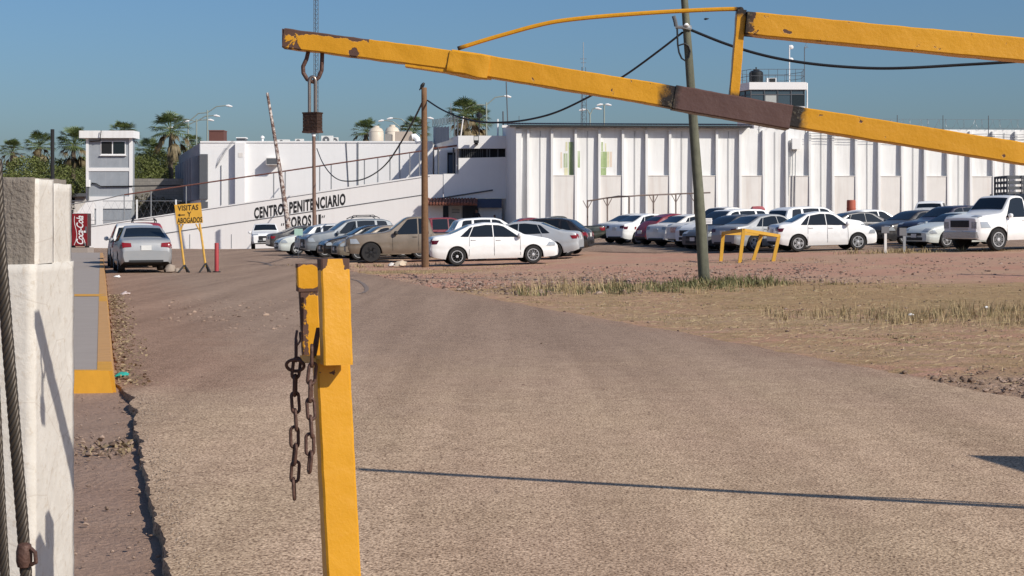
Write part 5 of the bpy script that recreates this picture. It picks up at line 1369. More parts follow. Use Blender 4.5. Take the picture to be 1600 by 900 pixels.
# ------------------------------------------------------------------ signs, bollard, yellow frame, poles
def visitor_sign():
    Y = 51.0; z0 = tz(WX(296, Y), Y) + RZ
    T = thing('visitor_sign', (WX(296, Y), Y, z0), 'yellow board lettered VISITAS Y ABOGADOS on two splayed legs', 'sign')
    x = lambda p: WX(p, Y); z = lambda p: WZ(p, Y)
    q = [W(272.5, 320, Y), W(313.5, 316.5, Y), W(317, 348, Y), W(276, 350.5, Y)]
    bd = build(MB().prism(q, (0, .03, 0)), 'board', M_YSIGN, T)
    for body, c0, c1, yb, hp in (('VISITAS', 277.5, 310, 329.3, 8.2), ('Y', 292.5, 299, 338.5, 7.6), ('ABOGADOS', 277, 316, 349.0, 8.4)):
        vs, fs, w = text_mesh(body, 1, .022, 1, 0, 1.05); k = (c1 - c0) / w; hh = max(v[1] for v in vs)
        o = [(x(c0 + a * k), Y - .006, z(yb - .05 * (a * k) - b / hh * hp)) for a, b in vs]; build(MB().add(o, fs), 'lettering', mat('sign_black', (.03, .022, .012), .7, var=.3), bd, fixn=False)
    build(MB().add([(x(277.5), Y - .006, z(336)), (x(281.5), Y - .006, z(333.6)), (x(281.5), Y - .006, z(335.3)), (x(289), Y - .006, z(335)), (x(289), Y - .006, z(336.5)), (x(281.5), Y - .006, z(336.8)), (x(281.5), Y - .006, z(338.4))], [(0, 6, 5, 4, 3, 2, 1)]), 'arrow', mat('sign_black', (.03, .022, .012), .7), bd, fixn=False)
    for (a, b), (c, d_) in (((279.5, 350), (288.5, 420)), ((312, 349), (321.5, 417))):
        build(MB().tube([W(a, b, Y + .05), W(c, d_, Y + .05)], .036, 8), 'leg', M_YPOLE, T)
        f = W(c, d_, Y + .05)
        for dx, dy in ((-.16, -.2), (.18, -.15), (.02, .3)):
            xx, yy = f.x + dx, f.y + dy; build(MB().tube([f + Vector((0, 0, .12)), (xx, yy, tz(xx, yy) + RZ + .01)], .03, 6), 'foot', M_TRIM, T)
    for a, b in (((281, 363), (286, 350)), ((313, 362), (306, 350))): build(MB().tube([W(*a, Y + .05), W(*b, Y + .05)], .025, 6), 'brace', M_YPOLE, T)
    Yb = 51.2; zb = tz(WX(338, Yb), Yb) + RZ
    B = thing('bollard', (WX(338.5, Yb), Yb, zb), 'slim red bollard right of the yellow visitor sign', 'bollard')
    h = WZ(379.5, Yb) - zb
    build(MB().lathe([(.068, 0), (.068, h - .02), (.06, h)], 14, (WX(338.5, Yb), Yb, zb)), 'tube', mat('faded_red', (.36, .045, .05), .6, var=.2), B, True); build(MB().lathe([(.13, 0), (.13, .03), (.07, .035)], 14, (WX(338.5, Yb), Yb, zb)), 'base_plate', M_TRIM, B)
    for px, r, lab in ((266, .17, 'rounded boulder at the foot of the yellow visitor sign, larger one'), (277, .09, 'small stone between the boulder and the visitor sign leg')):
        c = (WX(px, 51), 51.0, tz(WX(px, 51), 51) + RZ)
        mb = MB().lathe([(r * .3, 0), (r * .95, r * .25), (r, r * .7), (r * .8, r * 1.3), (r * .35, r * 1.6)], 12, c)
        mb.v = [tuple(Vector(p) + Vector((1, 1, .5)) * r * .25 * mnoise.noise(Vector(p) * 9)) for p in mb.v]
        tag(build(mb, 'boulder', mat('pale_stone', (.33, .27, .22), .9, var=.3, scale=14), None, True), lab, 'stone')
visitor_sign()

def yellow_frame():
    Y = 52.5; T = thing('pipe_barrier', tuple(W(1170, 408, Y)), 'bent yellow steel frame with four legs standing on the dirt', 'frame')
    my = mat('frame_yellow', (.60, .33, .035), .55, var=.25, scale=6)
    z = lambda X_, Y_: tz(X_, Y_) - .05
    A, B, C, D = W(1130, 364.5, 54), W(1162, 359.5, 52.0), W(1190, 366, 54.3), W(1217, 368.5, 52.4)
    def leg(p, px, py_): 
        b = W(px, py_, p.y); b.z = z(b.x, b.y); build(MB().bar(p, b, .11, .11), 'leg', my, T)
    leg(A, 1126, 409); leg(B, 1155.5, 410); leg(C, 1176, 409); leg(D, 1207.5, 410)
    for a, b in ((A, B), (B, D), (A, C), (C, D)): build(MB().bar(a, b, .10, .10), 'rail', my, T)
yellow_frame()

def catenary(a, b, sag, n=40): 
    a = Vector(a); b = Vector(b); return [a + (b - a) * (i / n) - Vector((0, 0, sag * 4 * (i / n) * (1 - i / n))) for i in range(n + 1)]

def poles():
    # leaning utility pole
    Y = 38.5
    T = thing('utility_pole', (W(1100.5, 442, Y).x, Y, .05), 'leaning grey green wooden utility pole standing in the weeds', 'pole')
    b = Vector((WX(1101, Y), Y, tz(WX(1101, Y), Y) - .3)); pts = []; rr = []
    for i in range(26):
        t = i / 25; py = 446 - t * 520
        px = np.interp(py, [-80, 0, 100, 200, 300, 446], [1064, 1069.5, 1077, 1084, 1091.5, 1101])
        pts.append(W(px, py, Y)); rr.append((.140 - .062 * t) * (1 + .03 * mnoise.noise(Vector((0, 0, i * .7)))))
    build(MB().tube(pts, rr, 14), 'shaft', M_WOODG, T, smooth='all')
    build(MB().tube([W(1055.5, 42.5, Y - .1), W(1068, 42.5, Y - .14), W(1080, 45.5, Y - .1)], .04, 6), 'clamp', M_GALV, T); build(MB().lathe([(.12, -.04), (.12, .04)], 14, tuple(W(1073, 43, Y))), 'band', M_GALV, T)
    build(MB().tube([W(1052.5, 25, Y - .1), W(1055, 33, Y - .1), W(1056.5, 41, Y - .1)], .05, 8), 'splice_case', M_DGREY, T, True)
    build(MB().lathe([(.05, 0), (.07, .03), (.03, .08)], 10, tuple(W(1072.5, 41.5, Y - .15))), 'insulator', M_WHITE2, T, True)
    lp = [W(*p, Y - .12) for p in ((1058, 42), (1058.5, 58), (1059, 70), (1061, 82), (1065, 91), (1070, 94.5), (1076, 90), (1078.5, 80), (1076, 72), (1070, 68), (1059, 71.5))]
    build(MB().tube(lp, .022, 6), 'cable_loop', M_CABLE, T, True)
    # brown pole with a bird
    Yb = 56.2; x = WX(663.5, Yb); zb = tz(x, Yb)
    T2 = thing('wooden_pole', (x, Yb, zb), 'upright brown wooden pole at the tail of the white sedan', 'pole')
    zt = WZ(137, Yb)
    build(MB().tube([(x + .02 - .04 * t, Yb, zb - .3 + (zt - zb + .3) * t) for t in np.linspace(0, 1, 18)], [.135 - .04 * t for t in np.linspace(0, 1, 18)], 12), 'shaft', M_WOODB, T2, smooth='all')
    B = thing('perched_bird', (x, Yb, zt), 'small dark bird perched on top of the brown wooden pole', 'bird')
    k = Yb / F
    mb = MB().tube([W(655, 141, Yb), W(657.5, 138, Yb), W(659.5, 134.5, Yb), W(661.5, 131.5, Yb), W(662.8, 130.3, Yb), W(664, 130.2, Yb)], [.012, .035, .07, .06, .042, .008], 8)
    build(mb, 'body', M_BLACK, B, True); build(MB().tube([W(660.5, 134, Yb), W(661, 137.3, Yb)], .012, 4), 'leg', M_BLACK, B)
    fb = thing('flying_bird', tuple(W(1103, 30, 70)), 'tiny dark bird gliding in the sky right of the utility pole', 'bird')
    build(MB().tube([W(1099.5, 29.8, 70), W(1102, 29.7, 70), W(1105, 29.5, 70), W(1108, 29.2, 70)], [.01, .05, .035, .008], 6), 'body', M_BLACK, fb, True)
    build(MB().prism([W(1101, 29.8, 70), W(1103.5, 29.6, 70), tuple(Vector(W(1103, 30.6, 70)) + Vector((0, .25, 0)))], (0, 0, .01)), 'wing', M_BLACK, fb); build(MB().prism([W(1101, 29.8, 70), W(1103.5, 29.6, 70), tuple(Vector(W(1103, 30.6, 70)) + Vector((0, -.25, 0)))], (0, 0, .01)), 'wing', M_BLACK, fb)
    # cables
    def cable(name, pts, r, lab): pts = crom(pts, 8); tag(build(MB().tube(pts, r, 6), name, M_CABLE, None, 'all', origin=tuple(pts[0])), lab, 'cable')
    pr = []; src = [(1080, 47), (1130, 67), (1180, 83), (1230, 94), (1290, 102), (1360, 106.5), (1420, 106), (1500, 101.5), (1560, 98), (1640, 92), (1800, 76), (2100, 35)]
    for i, p in enumerate(src): pr.append(W(p[0], p[1], 38.5 - 3.0 * i / 11))
    cable('overhead_cable', pr, .034, 'black overhead cable sagging right from the leaning utility pole')
    src = [(1066, 51), (1030, 79), (985, 112), (950, 134), (915, 154), (870, 175), (830, 186), (790, 191), (750, 190.5), (718, 183), (690, 171), (668, 157)]
    cable('overhead_cable', [W(p[0], p[1], 38.5 + (56.2 - 38.5) * i / 11) for i, p in enumerate(src)], .030, 'black overhead cable sagging between the utility pole and the brown pole')
    src = [(660, 160), (645, 190), (625, 225), (607, 252), (590, 268), (570, 279), (550, 283), (530, 281), (515, 270), (503, 252), (495, 232)]
    cable('overhead_cable', [W(p[0], p[1], 56.2 + (114 - 56.2) * i / 10) for i, p in enumerate(src)], .035, 'thin cable drooping left from the brown pole to the white building')
    # pole beyond the right edge that the right cable runs to
    t = thing('far_cable_pole', tuple(W(2100, 345, 35.5)), 'wooden cable pole standing beyond the right edge', 'pole')
    e = W(2100, 35, 35.5); build(MB().tube([(e.x, e.y, -.2), (e.x, e.y, e.z + .5)], .13, 10), 'shaft', M_WOODG, t)
    # leaning peeling pole and the rusty standing pole in front of the ramp wall
    Yl = 104.0
    MP = NT('peeling_pole_paint'); n = MP.noise(5, 5, .6); MP.col(MP.mix(MP.ramp(n, .42, .55), (.52, .46, .42), (.115, .06, .045))); MP.set(.8)
    T3 = thing('leaning_pole', tuple(W(451, 385, Yl)), 'leaning rusty pole with peeling white paint in front of the ramp lettering', 'pole')
    build(MB().tube([W(453, 386, Yl), W(449, 345, Yl), W(441, 290, Yl), W(431, 225, Yl), (W(417.5, 145, Yl))], [.20, .17, .14, .115, .085], 10), 'shaft', MP.m, T3, True)
    T4 = thing('standing_pole', tuple(W(491, 385, Yl)), 'upright rusty pole standing in front of the ramp lettering below the padlock', 'pole')
    build(MB().tube([W(491.5, 386, Yl), W(490.8, 300, Yl), W(490.3, 208, Yl)], [.135, .12, .11], 10), 'shaft', mat('rusty_brown_pole', (.20, .125, .095), .8, var=.4, scale=4), T4, True)
    build(MB().lathe([(.12, 0), (.12, .45), (.05, .5)], 10, tuple(W(490.3, 213, Yl))), 'cap', M_WHITE2, T4)
    # lattice masts
    def mast(px, Ym, z0, ztop, w, label, taper=1.0):
        c = Vector((WX(px, Ym), Ym, 0)); T = thing('lattice_mast', (c.x, Ym, z0), label, 'mast')
        def leg(k, z): 
            t = (z - z0) / (ztop - z0); r = w / 1.73 * (1 + (taper - 1) * t); a = R(90 + 120 * k + 15); return c + Vector((r * math.cos(a), r * math.sin(a), z))
        for k in range(3): build(MB().tube([leg(k, z0), leg(k, ztop)], .022, 5), 'mast_leg', M_DGREY, T)
        mb = MB(); z = z0; st = max(.35, w)
        while z < ztop - st:
            for k in range(3): mb.tube([leg(k, z), leg((k + 1) % 3, z)], .010, 4); mb.tube([leg(k, z), leg((k + 1) % 3, z + st)], .010, 4)
            z += st
        o = build(mb, 'lacing', M_DGREY, T); o['kind'] = 'stuff'
        return T
    mast(493.5, 122, 7.2, 26, .34, 'tall thin lattice antenna mast rising behind the padlock')
    m2 = mast(911.5, 128, 7, WZ(105, 128), .55, 'lattice antenna mast behind the corrugated roof', .6)
    build(MB().tube([W(911.5, 106, 128), W(911.5, 66, 128)], .03, 5), 'aerial', M_GALV, m2)
    for yy, wd in ((92, 5), (98, 4)): build(MB().tube([W(911.5 - wd, yy, 128), W(911.5 + wd, yy, 128)], .02, 4), 'aerial_arm', M_GALV, m2)
    # dark post at far left behind the pillar
    t = tag(build(MB().tube([W(82, 300, 70), W(82, 202, 70)], .085, 8), 'dark_post', M_BLACK, None, True), 'dark slender post rising behind the left pillar', 'post')
    t2 = W(82, 300, 70); bp = tag(build(MB().tube([(t2.x, 70, -.3), (t2.x, 70, t2.z - .01)], .085, 8), 'shaft', M_BLACK, t, True))
    # street lamps beyond the buildings
    def lamp(px, Yl_, top, tips, label):
        T = thing('street_lamp', (WX(px, Yl_), Yl_, 0), label, 'street lamp', 'street lamps behind the prison')
        build(MB().tube([(WX(px, Yl_), Yl_, 0), W(px, top, Yl_)], [.11, .07], 8), 'mast', M_GALVG, T)
        for a, b in tips:
            mid = W(px + (a - px) * .5, top - abs(top - b) * .25 + (b - top) * .55, Yl_); e = W(a, b, Yl_)
            build(MB().tube([W(px, top + 4, Yl_), mid, e], .05, 6), 'arm', M_GALVG, T)
            d = 1 if a > px else -1
            build(MB().tube([e, e + Vector((d * .25, 0, -.02)), e + Vector((d * .6, 0, -.10))], [.06, .12, .06], 8), 'lamp_head', M_WHITE2, T, True)
    M_GALVG = mat('pale_green_steel', (.30, .34, .30), .5, .3)
    lamp(324, 150, 172, ((353, 165), (296, 189)), 'double arm street lamp with the tallest arms above the white building')
    lamp(307, 156, 186, ((334, 180.5), (276, 186)), 'double arm street lamp in the middle of the left cluster')
    lamp(294, 163, 191, ((325, 187), (270, 199)), 'double arm street lamp leftmost in the left cluster')
    lamp(641, 160, 193, ((614, 184.5), (668, 184)), 'street lamp nearest the brown pole above the water tanks')
    lamp(627, 172, 196, ((600, 188), (652, 190)), 'street lamp with low arms above the rooftop water tanks')
    lamp(760, 140, 160, ((788, 150), (722, 172)), 'double arm street lamp above the entrance block')
    lamp(922, 150, 176, ((915, 171), (930, 169)), 'small twin street lamp beside the right lattice mast')
    lamp(944, 160, 166, ((942, 163), (946, 163)), 'slim far lamp mast right of the lattice mast')
poles()

def carport():
    T = thing('carport_frame', tuple(W(1000, 380, 90)), 'bare rusty pipe carport frame over the right row of cars', 'frame')
    far = [(918, 312.5, 95), (949, 309, 95), (1021, 304, 95), (1056, 302.5, 95), (1085, 302, 95)]
    mp = mat('thin_rust_pipe', (.22, .17, .15), .7, .3, var=.3)
    for px, py, Y in far: 
        X_ = WX(px, Y); build(MB().tube([(X_, Y, tz(X_, Y)), W(px, py, Y)], .045, 6), 'post', mp, T)
        for s in (-7, 7): build(MB().tube([W(px, py + 14, Y), W(px + s, py + 1, Y)], .025, 5), 'brace', mp, T)
    X_ = WX(983, 86.5); build(MB().tube([(X_, 86.5, tz(X_, 86.5)), W(983, 307, 86.5)], .05, 6), 'post', mp, T)
    build(MB().tube([W(918, 314, 95), W(932, 312, 95), W(949, 309, 95), W(1000, 305.5, 95), W(1056, 303, 95), W(1110, 301, 95)], .045, 6), 'top_pipe', mp, T)
    build(MB().tube([W(949, 309.5, 95), W(966, 306.5, 90), W(983, 307, 86.5)], .04, 6), 'cross_pipe', mp, T); build(MB().tube([W(983, 307, 86.5), W(1003, 305, 88), W(1056, 303.5, 95)], .04, 6), 'cross_pipe', mp, T)
carport()

def small_things():
    Y = 97; X_ = WX(1330, Y); z0 = tz(X_, Y)
    T = thing('red_cylinder_tank', (X_, Y, z0), 'upright rust red cylinder tank behind the dark sedan on the right', 'tank')
    zt = WZ(312.5, Y); r = 7 / F * Y
    build(MB().lathe([(r, 0), (r, zt - z0 - .1), (r * .93, zt - z0)], 18, (X_, Y, z0)), 'shell', mat('rust_red_drum', (.40, .10, .06), .65, var=.2), T, True)
    for h in (.35, .7): build(MB().lathe([(r + .015, 0), (r + .015, .05)], 18, (X_, Y, z0 + (zt - z0) * h)), 'hoop', mat('rust_red_drum', (.40, .10, .06)), T)
    for px, top_, plate, lab in ((1383.5, 362, None, 'thin pale post standing in the weeds, left one'), (1413, 366, (1405, 1416, 356, 368), 'small plate on a post in the weeds, right one')):
        Y = 58.0; X_ = WX(px, Y); z0 = tz(X_, Y); T = thing('marker_post', (X_, Y, z0), lab, 'post')
        build(MB().bx(X_ - .045, X_ + .045, Y - .03, Y + .03, z0 - .1, WZ(top_, Y)), 'stake', M_BEIGE if plate is None else M_GALV, T)
        build(MB().bx(WX((plate or (1377, 1389, 354, 364))[0], Y), WX((plate or (1377, 1389, 354, 364))[1], Y), Y - .05, Y - .035, WZ((plate or (1, 2, 354, 364))[3], Y), WZ((plate or (1, 2, 354, 364))[2], Y)), 'plate', mat('plate_back_grey', (.16, .16, .17), .6), T)
    # white placard on a stake behind the yellow frame
    Y = 58.5; X_ = WX(1105, Y); T = thing('placard', (X_, Y, tz(X_, Y)), 'small white placard on a stake behind the yellow frame', 'sign')
    build(MB().bx(WX(1097.5, Y), WX(1112.5, Y), Y - .02, Y + .01, WZ(350, Y), WZ(341, Y)), 'panel', M_WHITE2, T); build(MB().tube([(X_, Y + .03, tz(X_, Y)), (X_, Y + .03, WZ(345, Y))], .03, 6), 'stake', M_DGREY, T)
    for k in range(3): build(MB().bx(WX(1099, Y), WX(1111, Y), Y - .026, Y - .021, WZ(343.6 + k * 2.2, Y), WZ(343 + k * 2.2, Y)), 'printed_line', M_GALV, T)
    # made-up board, its green stands in for a rear window's sky reflection
    Y = 71.3; X_ = WX(466, Y); T = thing('reflection_board', (X_, Y, tz(X_, Y)), 'pale green board on a stake standing in for a window reflection beside the silver hatchback', 'sign')
    build(MB().bx(WX(460, Y), WX(473, Y), Y - .02, Y + .01, WZ(368, Y), WZ(357.5, Y)), 'panel', mat('pale_green', (.38, .56, .47), .6), T); build(MB().tube([(X_, Y + .03, tz(X_, Y)), (X_, Y + .03, WZ(362, Y))], .012, 6), 'stake', M_DGREY, T)
    # red bundle on a roof
    T = thing('red_bundle', tuple(W(1183, 329, 72.2)), 'dusty red bundle lying on a roof behind the utility pole', 'bundle')
    c = W(1184, 327.5, 72.0); mb = MB().lathe([(.05, -.33), (.14, -.25), (.17, 0), (.15, .22), (.04, .32)], 12, tuple(c), 'x'); mb.v = [tuple(Vector(p) + Vector((.03, .03, .03)) * mnoise.noise(Vector(p) * 6)) for p in mb.v]
    build(mb, 'bag', mat('dusty_red_cloth', (.34, .09, .10), .9), T, True)
    # teal rag and pale litter on the ground
    def litter(px, py, r, m, lab, nm, cat):
        Xg, Yg = gp(px, py); zg = tz(Xg, Yg) + RZ
        mb = MB().lathe([(r * .4, 0), (r, .01), (r * .9, r * .25), (r * .4, r * .5), (r * .1, r * .45)], 11, (Xg, Yg, zg))
        mb.v = [tuple(Vector(p) + Vector((1, 1, .6)) * r * .6 * mnoise.noise(Vector(p) * (2.2 / r))) for p in mb.v]
        tag(build(mb, nm, m, None, True), lab, cat)
    litter(192, 588, .075, mat('teal_cloth', (.02, .30, .25), .8), 'crumpled teal rag by the end of the yellow kerb', 'rag', 'litter')
    litter(183, 430, .10, M_WHITE2, 'white crumpled paper behind the silver car beside the kerb', 'paper_scrap', 'litter')
    litter(196, 460, .10, mat('pale_pink_paper', (.55, .45, .42), .8), 'pale crumpled paper on the road beside the kerb', 'paper_scrap', 'litter')
    def litter2(px, Yl_, r, m, lab, nm):
        Xg = WX(px, Yl_); zg = tz(Xg, Yl_) + .02
        mb = MB().lathe([(r * .4, 0), (r, .02), (r * .9, r * .5), (r * .4, r * .9), (r * .1, r * .8)], 11, (Xg, Yl_, zg)); mb.v = [tuple(Vector(p) + Vector((1, 1, .6)) * r * .5 * mnoise.noise(Vector(p) * (2.2 / r))) for p in mb.v]
        tag(build(mb, nm, m, None, True), lab, 'litter')
    litter2(1423, 26.2, .05, M_WHITE2, 'white scrap on the dry grass below the tall weeds', 'paper_scrap'); litter2(1541, 28.0, .05, M_WHITE2, 'white scrap in the weeds near the right edge', 'paper_scrap')
    litter2(625, 57.5, .22, mat('pale_rubble', (.52, .42, .32), .9), 'pale rubble lump beside the rear wheel of the tan pickup', 'rubble_lump'); litter2(612, 58, .14, M_BEIGE, 'small pale rubble lump under the tan pickup', 'rubble_lump')
small_things()

# ------------------------------------------------------------------ people in the shaded entrance
def person(name, loc, pose, shirt, trousers, label):
    me = bpy.data.meshes.new('body'); V_, E_, Rr = pose
    me.from_pydata(V_, E_, []); o = bpy.data.objects.new('body', me); COL.objects.link(o)
    sk = o.modifiers.new('s', 'SKIN'); o.modifiers.new('ss', 'SUBSURF').levels = 1
    for i, r in enumerate(Rr): me.skin_vertices[0].data[i].radius = r
    me.skin_vertices[0].data[0].use_root = True
    dg = bpy.context.evaluated_depsgraph_get(); m2 = bpy.data.meshes.new_from_object(o.evaluated_get(dg)); bpy.data.objects.remove(o)
    m2.materials.clear(); SK = mat('brown_skin', (.22, .115, .075), .6)
    for m in (shirt, trousers, SK, mat('dark_hair', (.012, .010, .009), .7)): m2.materials.append(m)
    for p in m2.polygons:
        c = p.center
        p.material_index = 1 if c.z < .92 else (0 if c.z < 1.46 and not (abs(c.x) > .24 and c.z < 1.12) else (3 if c.z > 1.66 or (c.y > .03 and c.z > 1.55) else 2)); p.use_smooth = True
    T = thing(name, loc, label, 'person'); b = bpy.data.objects.new('body', m2); COL.objects.link(b); b.parent = T
def stand_pose(lean=0.0, arm=0.0):
    V_ = [(0, 0, .95), (0, 0, 1.15), (0, 0, 1.38), (0, 0, 1.49), (0, -.01, 1.60), (0, -.01, 1.72), (.17, 0, 1.40), (.25, .02, 1.14), (.27 + arm * .3, -.08, .90 + arm * .3), (-.17, 0, 1.40), (-.25, .02, 1.14), (-.27, -.08, .90), (.10, 0, .88), (.11, -.02, .48), (.11, .03, .08), (.12, -.12, .04), (-.10, 0, .88), (-.12, -.04, .48), (-.12, .03, .08), (-.13, -.12, .04)]
    E_ = [(0, 1), (1, 2), (2, 3), (3, 4), (4, 5), (2, 6), (6, 7), (7, 8), (2, 9), (9, 10), (10, 11), (0, 12), (12, 13), (13, 14), (14, 15), (0, 16), (16, 17), (17, 18), (18, 19)]
    Rr = [(.15, .11), (.14, .10), (.16, .11), (.06, .06), (.085, .095), (.07, .085), (.07, .07), (.05, .05), (.035, .03), (.07, .07), (.05, .05), (.035, .03), (.09, .09), (.065, .065), (.045, .05), (.035, .03), (.09, .09), (.065, .065), (.045, .05), (.035, .03)]
    return V_, E_, Rr
MSH = mat('dark_navy_cloth', (.02, .022, .03), .9); MTR = mat('black_cloth', (.014, .014, .016), .9)
Yp = 110.3
for px, pr, lab, arm in ((745, 325.5, 'person in dark clothes standing in the shaded entrance doorway', .6), (773, 334, 'person in dark clothes by the low wall right of the entrance', 0.0)):
    person('person', (WX(px, Yp), Yp - .6, WZ(pr, Yp) - 1.78), stand_pose(0, arm), MSH, MTR, lab)
# ------------------------------------------------------------------ trees and palms
M_PALM = mat_leaf('palm_leaf', (.05, .08, .022), (.14, .17, .06)); M_SKIRT = mat_leaf('dead_palm_leaf', (.10, .075, .035), (.20, .155, .085)); M_PTRUNK = mat('palm_trunk', (.14, .11, .08), .9, var=.3, scale=8)
def palm_crown(seed, n=70, r=1.9):
    rg = random.Random(seed); mb = MB(); sk = MB()
    for k in range(n):
        a = rg.random() * 2 * math.pi; e = rg.uniform(-.55, 1.35); dead = e < -.25
        if rg.random() < .25: e = rg.uniform(-1.35, -.6); dead = True
        d = Vector((math.cos(a) * math.cos(e), math.sin(a) * math.cos(e), math.sin(e))); Lp = r * rg.uniform(.45, .62)
        base = Vector((0, 0, .1)) + d * .12; tip = base + d * Lp
        side = d.cross(Vector((0, 0, 1))).normalized(); upv = side.cross(d).normalized()
        t = sk if dead else mb
        t.bar(base, tip, .035, .02)
        nl = 11; fan = r * rg.uniform(.42, .6) * (0.8 if dead else 1)
        for i in range(nl):
            f = (i / (nl - 1) - .5) * (2.5 if not dead else 1.2); dd = (d * math.cos(f) + side * math.sin(f)).normalized()
            drop = Vector((0, 0, -1)) * (.30 if not dead else .5) * fan
            m1 = tip + dd * fan * .55; e1 = tip + dd * fan + drop * rg.uniform(.5, 1.2); w = dd.cross(upv).normalized() * .05
            o = len(t.v); t.v += [tuple(tip), tuple(m1 + w), tuple(m1 - w), tuple(e1)]; t.f += [(o, o + 1, o + 2), (o + 1, o + 3, o + 2)]
    return mb, sk
_pc = []
for s_ in (1, 2, 3):
    a, b = palm_crown(s_); oa = build(a, 'crown', M_PALM, local=True, fixn=False); ob = build(b, 'dead_skirt', M_SKIRT, local=True, fixn=False); _pc.append((oa.data, ob.data)); bpy.data.objects.remove(oa); bpy.data.objects.remove(ob)
def palm(px, py, Y, r, label, k, skirt=1.0):
    c = W(px, py, Y); T = thing('palm_tree', (c.x, Y, 0), label, 'palm tree', 'palm trees behind the prison')
    build(MB().tube([(c.x + .1 * math.sin(i), Y, c.z * i / 6) for i in range(7)], [.30, .27, .24, .22, .21, .2, .17], 10), 'trunk', M_PTRUNK, T, True)
    s = r / 1.9
    for me, nm in zip(_pc[k % 3], ('crown', 'dead_skirt')):
        o = bpy.data.objects.new(nm, me); COL.objects.link(o); o.parent = T; o.location = (0, 0, c.z); o.scale = (s, s, s * (skirt if nm != 'crown' else 1)); o.rotation_euler = (0, 0, k * 1.3)
for i, a in enumerate([(20, 238, 150, 1.15, 'fan palm at the far left edge above the pillar'), (62, 230, 146, 1.35, 'fan palm left of the dark post'), (116, 228, 140, 1.55, 'fan palm with a shaggy dead skirt just left of the guard tower'), (192, 214, 160, 1.5, 'fan palm peeping over the guard tower roof'),
    (268, 208, 142, 1.75, 'tall fan palm beside the street lamps left of the white building'), (235, 240, 150, 1.35, 'low fan palm between guard tower and tall palm'), (300, 229, 170, 1.2, 'fan palm half hidden behind the white building corner'), (572, 208, 150, 1.3, 'small fan palm left of the rooftop water tanks'),
    (648, 206, 150, 1.35, 'fan palm just left of the brown pole'), (728, 184, 140, 1.6, 'big fan palm behind the entrance block, left half'), (741, 192, 143, 1.6, 'big fan palm behind the entrance block, right half')]):
    palm(a[0], a[1], a[2], a[3] * 1.12, a[4], i, 1.25)
M_LEAF = mat_leaf('tree_leaf', (.06, .078, .018), (.15, .165, .05)); M_BARK = mat('bark', (.10, .075, .05), .9, var=.3)
def leaf_mass(n, rx, ry, rz, seed, size=.24, lobes=7):
    rg = np.random.default_rng(seed); cs = rg.uniform(-1, 1, (lobes, 3)) * np.array([rx * .62, ry * .6, rz * .5]); rs = rg.uniform(.38, .62, lobes)
    k = rg.integers(0, lobes, n); d = rg.normal(size=(n, 3)); d /= np.linalg.norm(d, axis=1)[:, None]; rr = rg.uniform(.55, 1.05, n) ** .6
    P = cs[k] + d * (rs[k] * rr)[:, None] * np.array([rx, ry, rz])
    U = rg.normal(size=(n, 3)); U /= np.linalg.norm(U, axis=1)[:, None]; Vv = np.cross(U, rg.normal(size=(n, 3))); Vv /= np.linalg.norm(Vv, axis=1)[:, None]
    s = rg.uniform(.6, 1.3, n)[:, None] * size
    A = P - U * s * .5; B = P + Vv * s * .28; C = P + U * s * .5; D = P - Vv * s * .28
    mb = MB(); mb.v = np.stack([A, B, C, D], 1).reshape(-1, 3).tolist(); mb.f = [(4 * i, 4 * i + 1, 4 * i + 2, 4 * i + 3) for i in range(n)]
    return mb, cs
_lm = []
for s_ in (11, 12, 13):
    mb, cs = leaf_mass(8500, 3.2, 2.6, 2.4, s_, .17); o = build(mb, 'crown', M_LEAF, local=True, fixn=False); _lm.append((o.data, cs)); bpy.data.objects.remove(o)
def tree(px, py, Y, sx, sz, label, k):
    c = W(px, py + 14, Y); T = thing('broadleaf_tree', (c.x, Y, 0), label, 'tree', 'trees behind the guard tower'); me, cs = _lm[k % 3]
    o = bpy.data.objects.new('crown', me); COL.objects.link(o); o.parent = T; o.location = (0, 0, c.z); o.scale = (sx, sx, sz); o.rotation_euler = (0, 0, k * .9)
    mb = MB().tube([(c.x, Y, 0), (c.x + .1, Y, c.z * .5), (c.x, Y, c.z)], [.22, .17, .08], 8)
    rm = Matrix.Rotation(k * .9, 3, 'Z')
    for q in cs[:5]:
        e = rm @ Vector((q[0] * sx, q[1] * sx, q[2] * sz)); mb.tube([(c.x, Y, c.z * .55), (c.x + e.x * .5, Y + e.y * .5, c.z * .75 + e.z * .3), (c.x + e.x, Y + e.y, c.z + e.z)], [.12, .07, .03], 6)
    build(mb, 'trunk', M_BARK, T, True)
for i, a in enumerate([(8, 277, 138, 1.15, 1.0, 'rounded green tree at the far left edge'), (45, 272, 140, 1.1, 1.05, 'rounded green tree behind the left pillar'), (86, 275, 142, 1.1, 1.0, 'green tree behind the dark post'), (120, 285, 136, .9, .9, 'low green tree beside the guard tower left side'),
    (222, 268, 140, .9, .95, 'bright green tree right beside the guard tower'), (250, 262, 145, 1.0, 1.0, 'bright green tree below the low palm'), (276, 262, 150, 1.0, 1.15, 'green tree against the white building corner'), (150, 268, 150, 1.2, 1.1, 'green tree mostly hidden behind the guard tower'), (30, 292, 128, 1.1, .8, 'low bushy tree just above the left pillar'), (75, 296, 128, 1.0, .75, 'low bushy tree between pillar and guard tower')]):
    tree(*a, i)
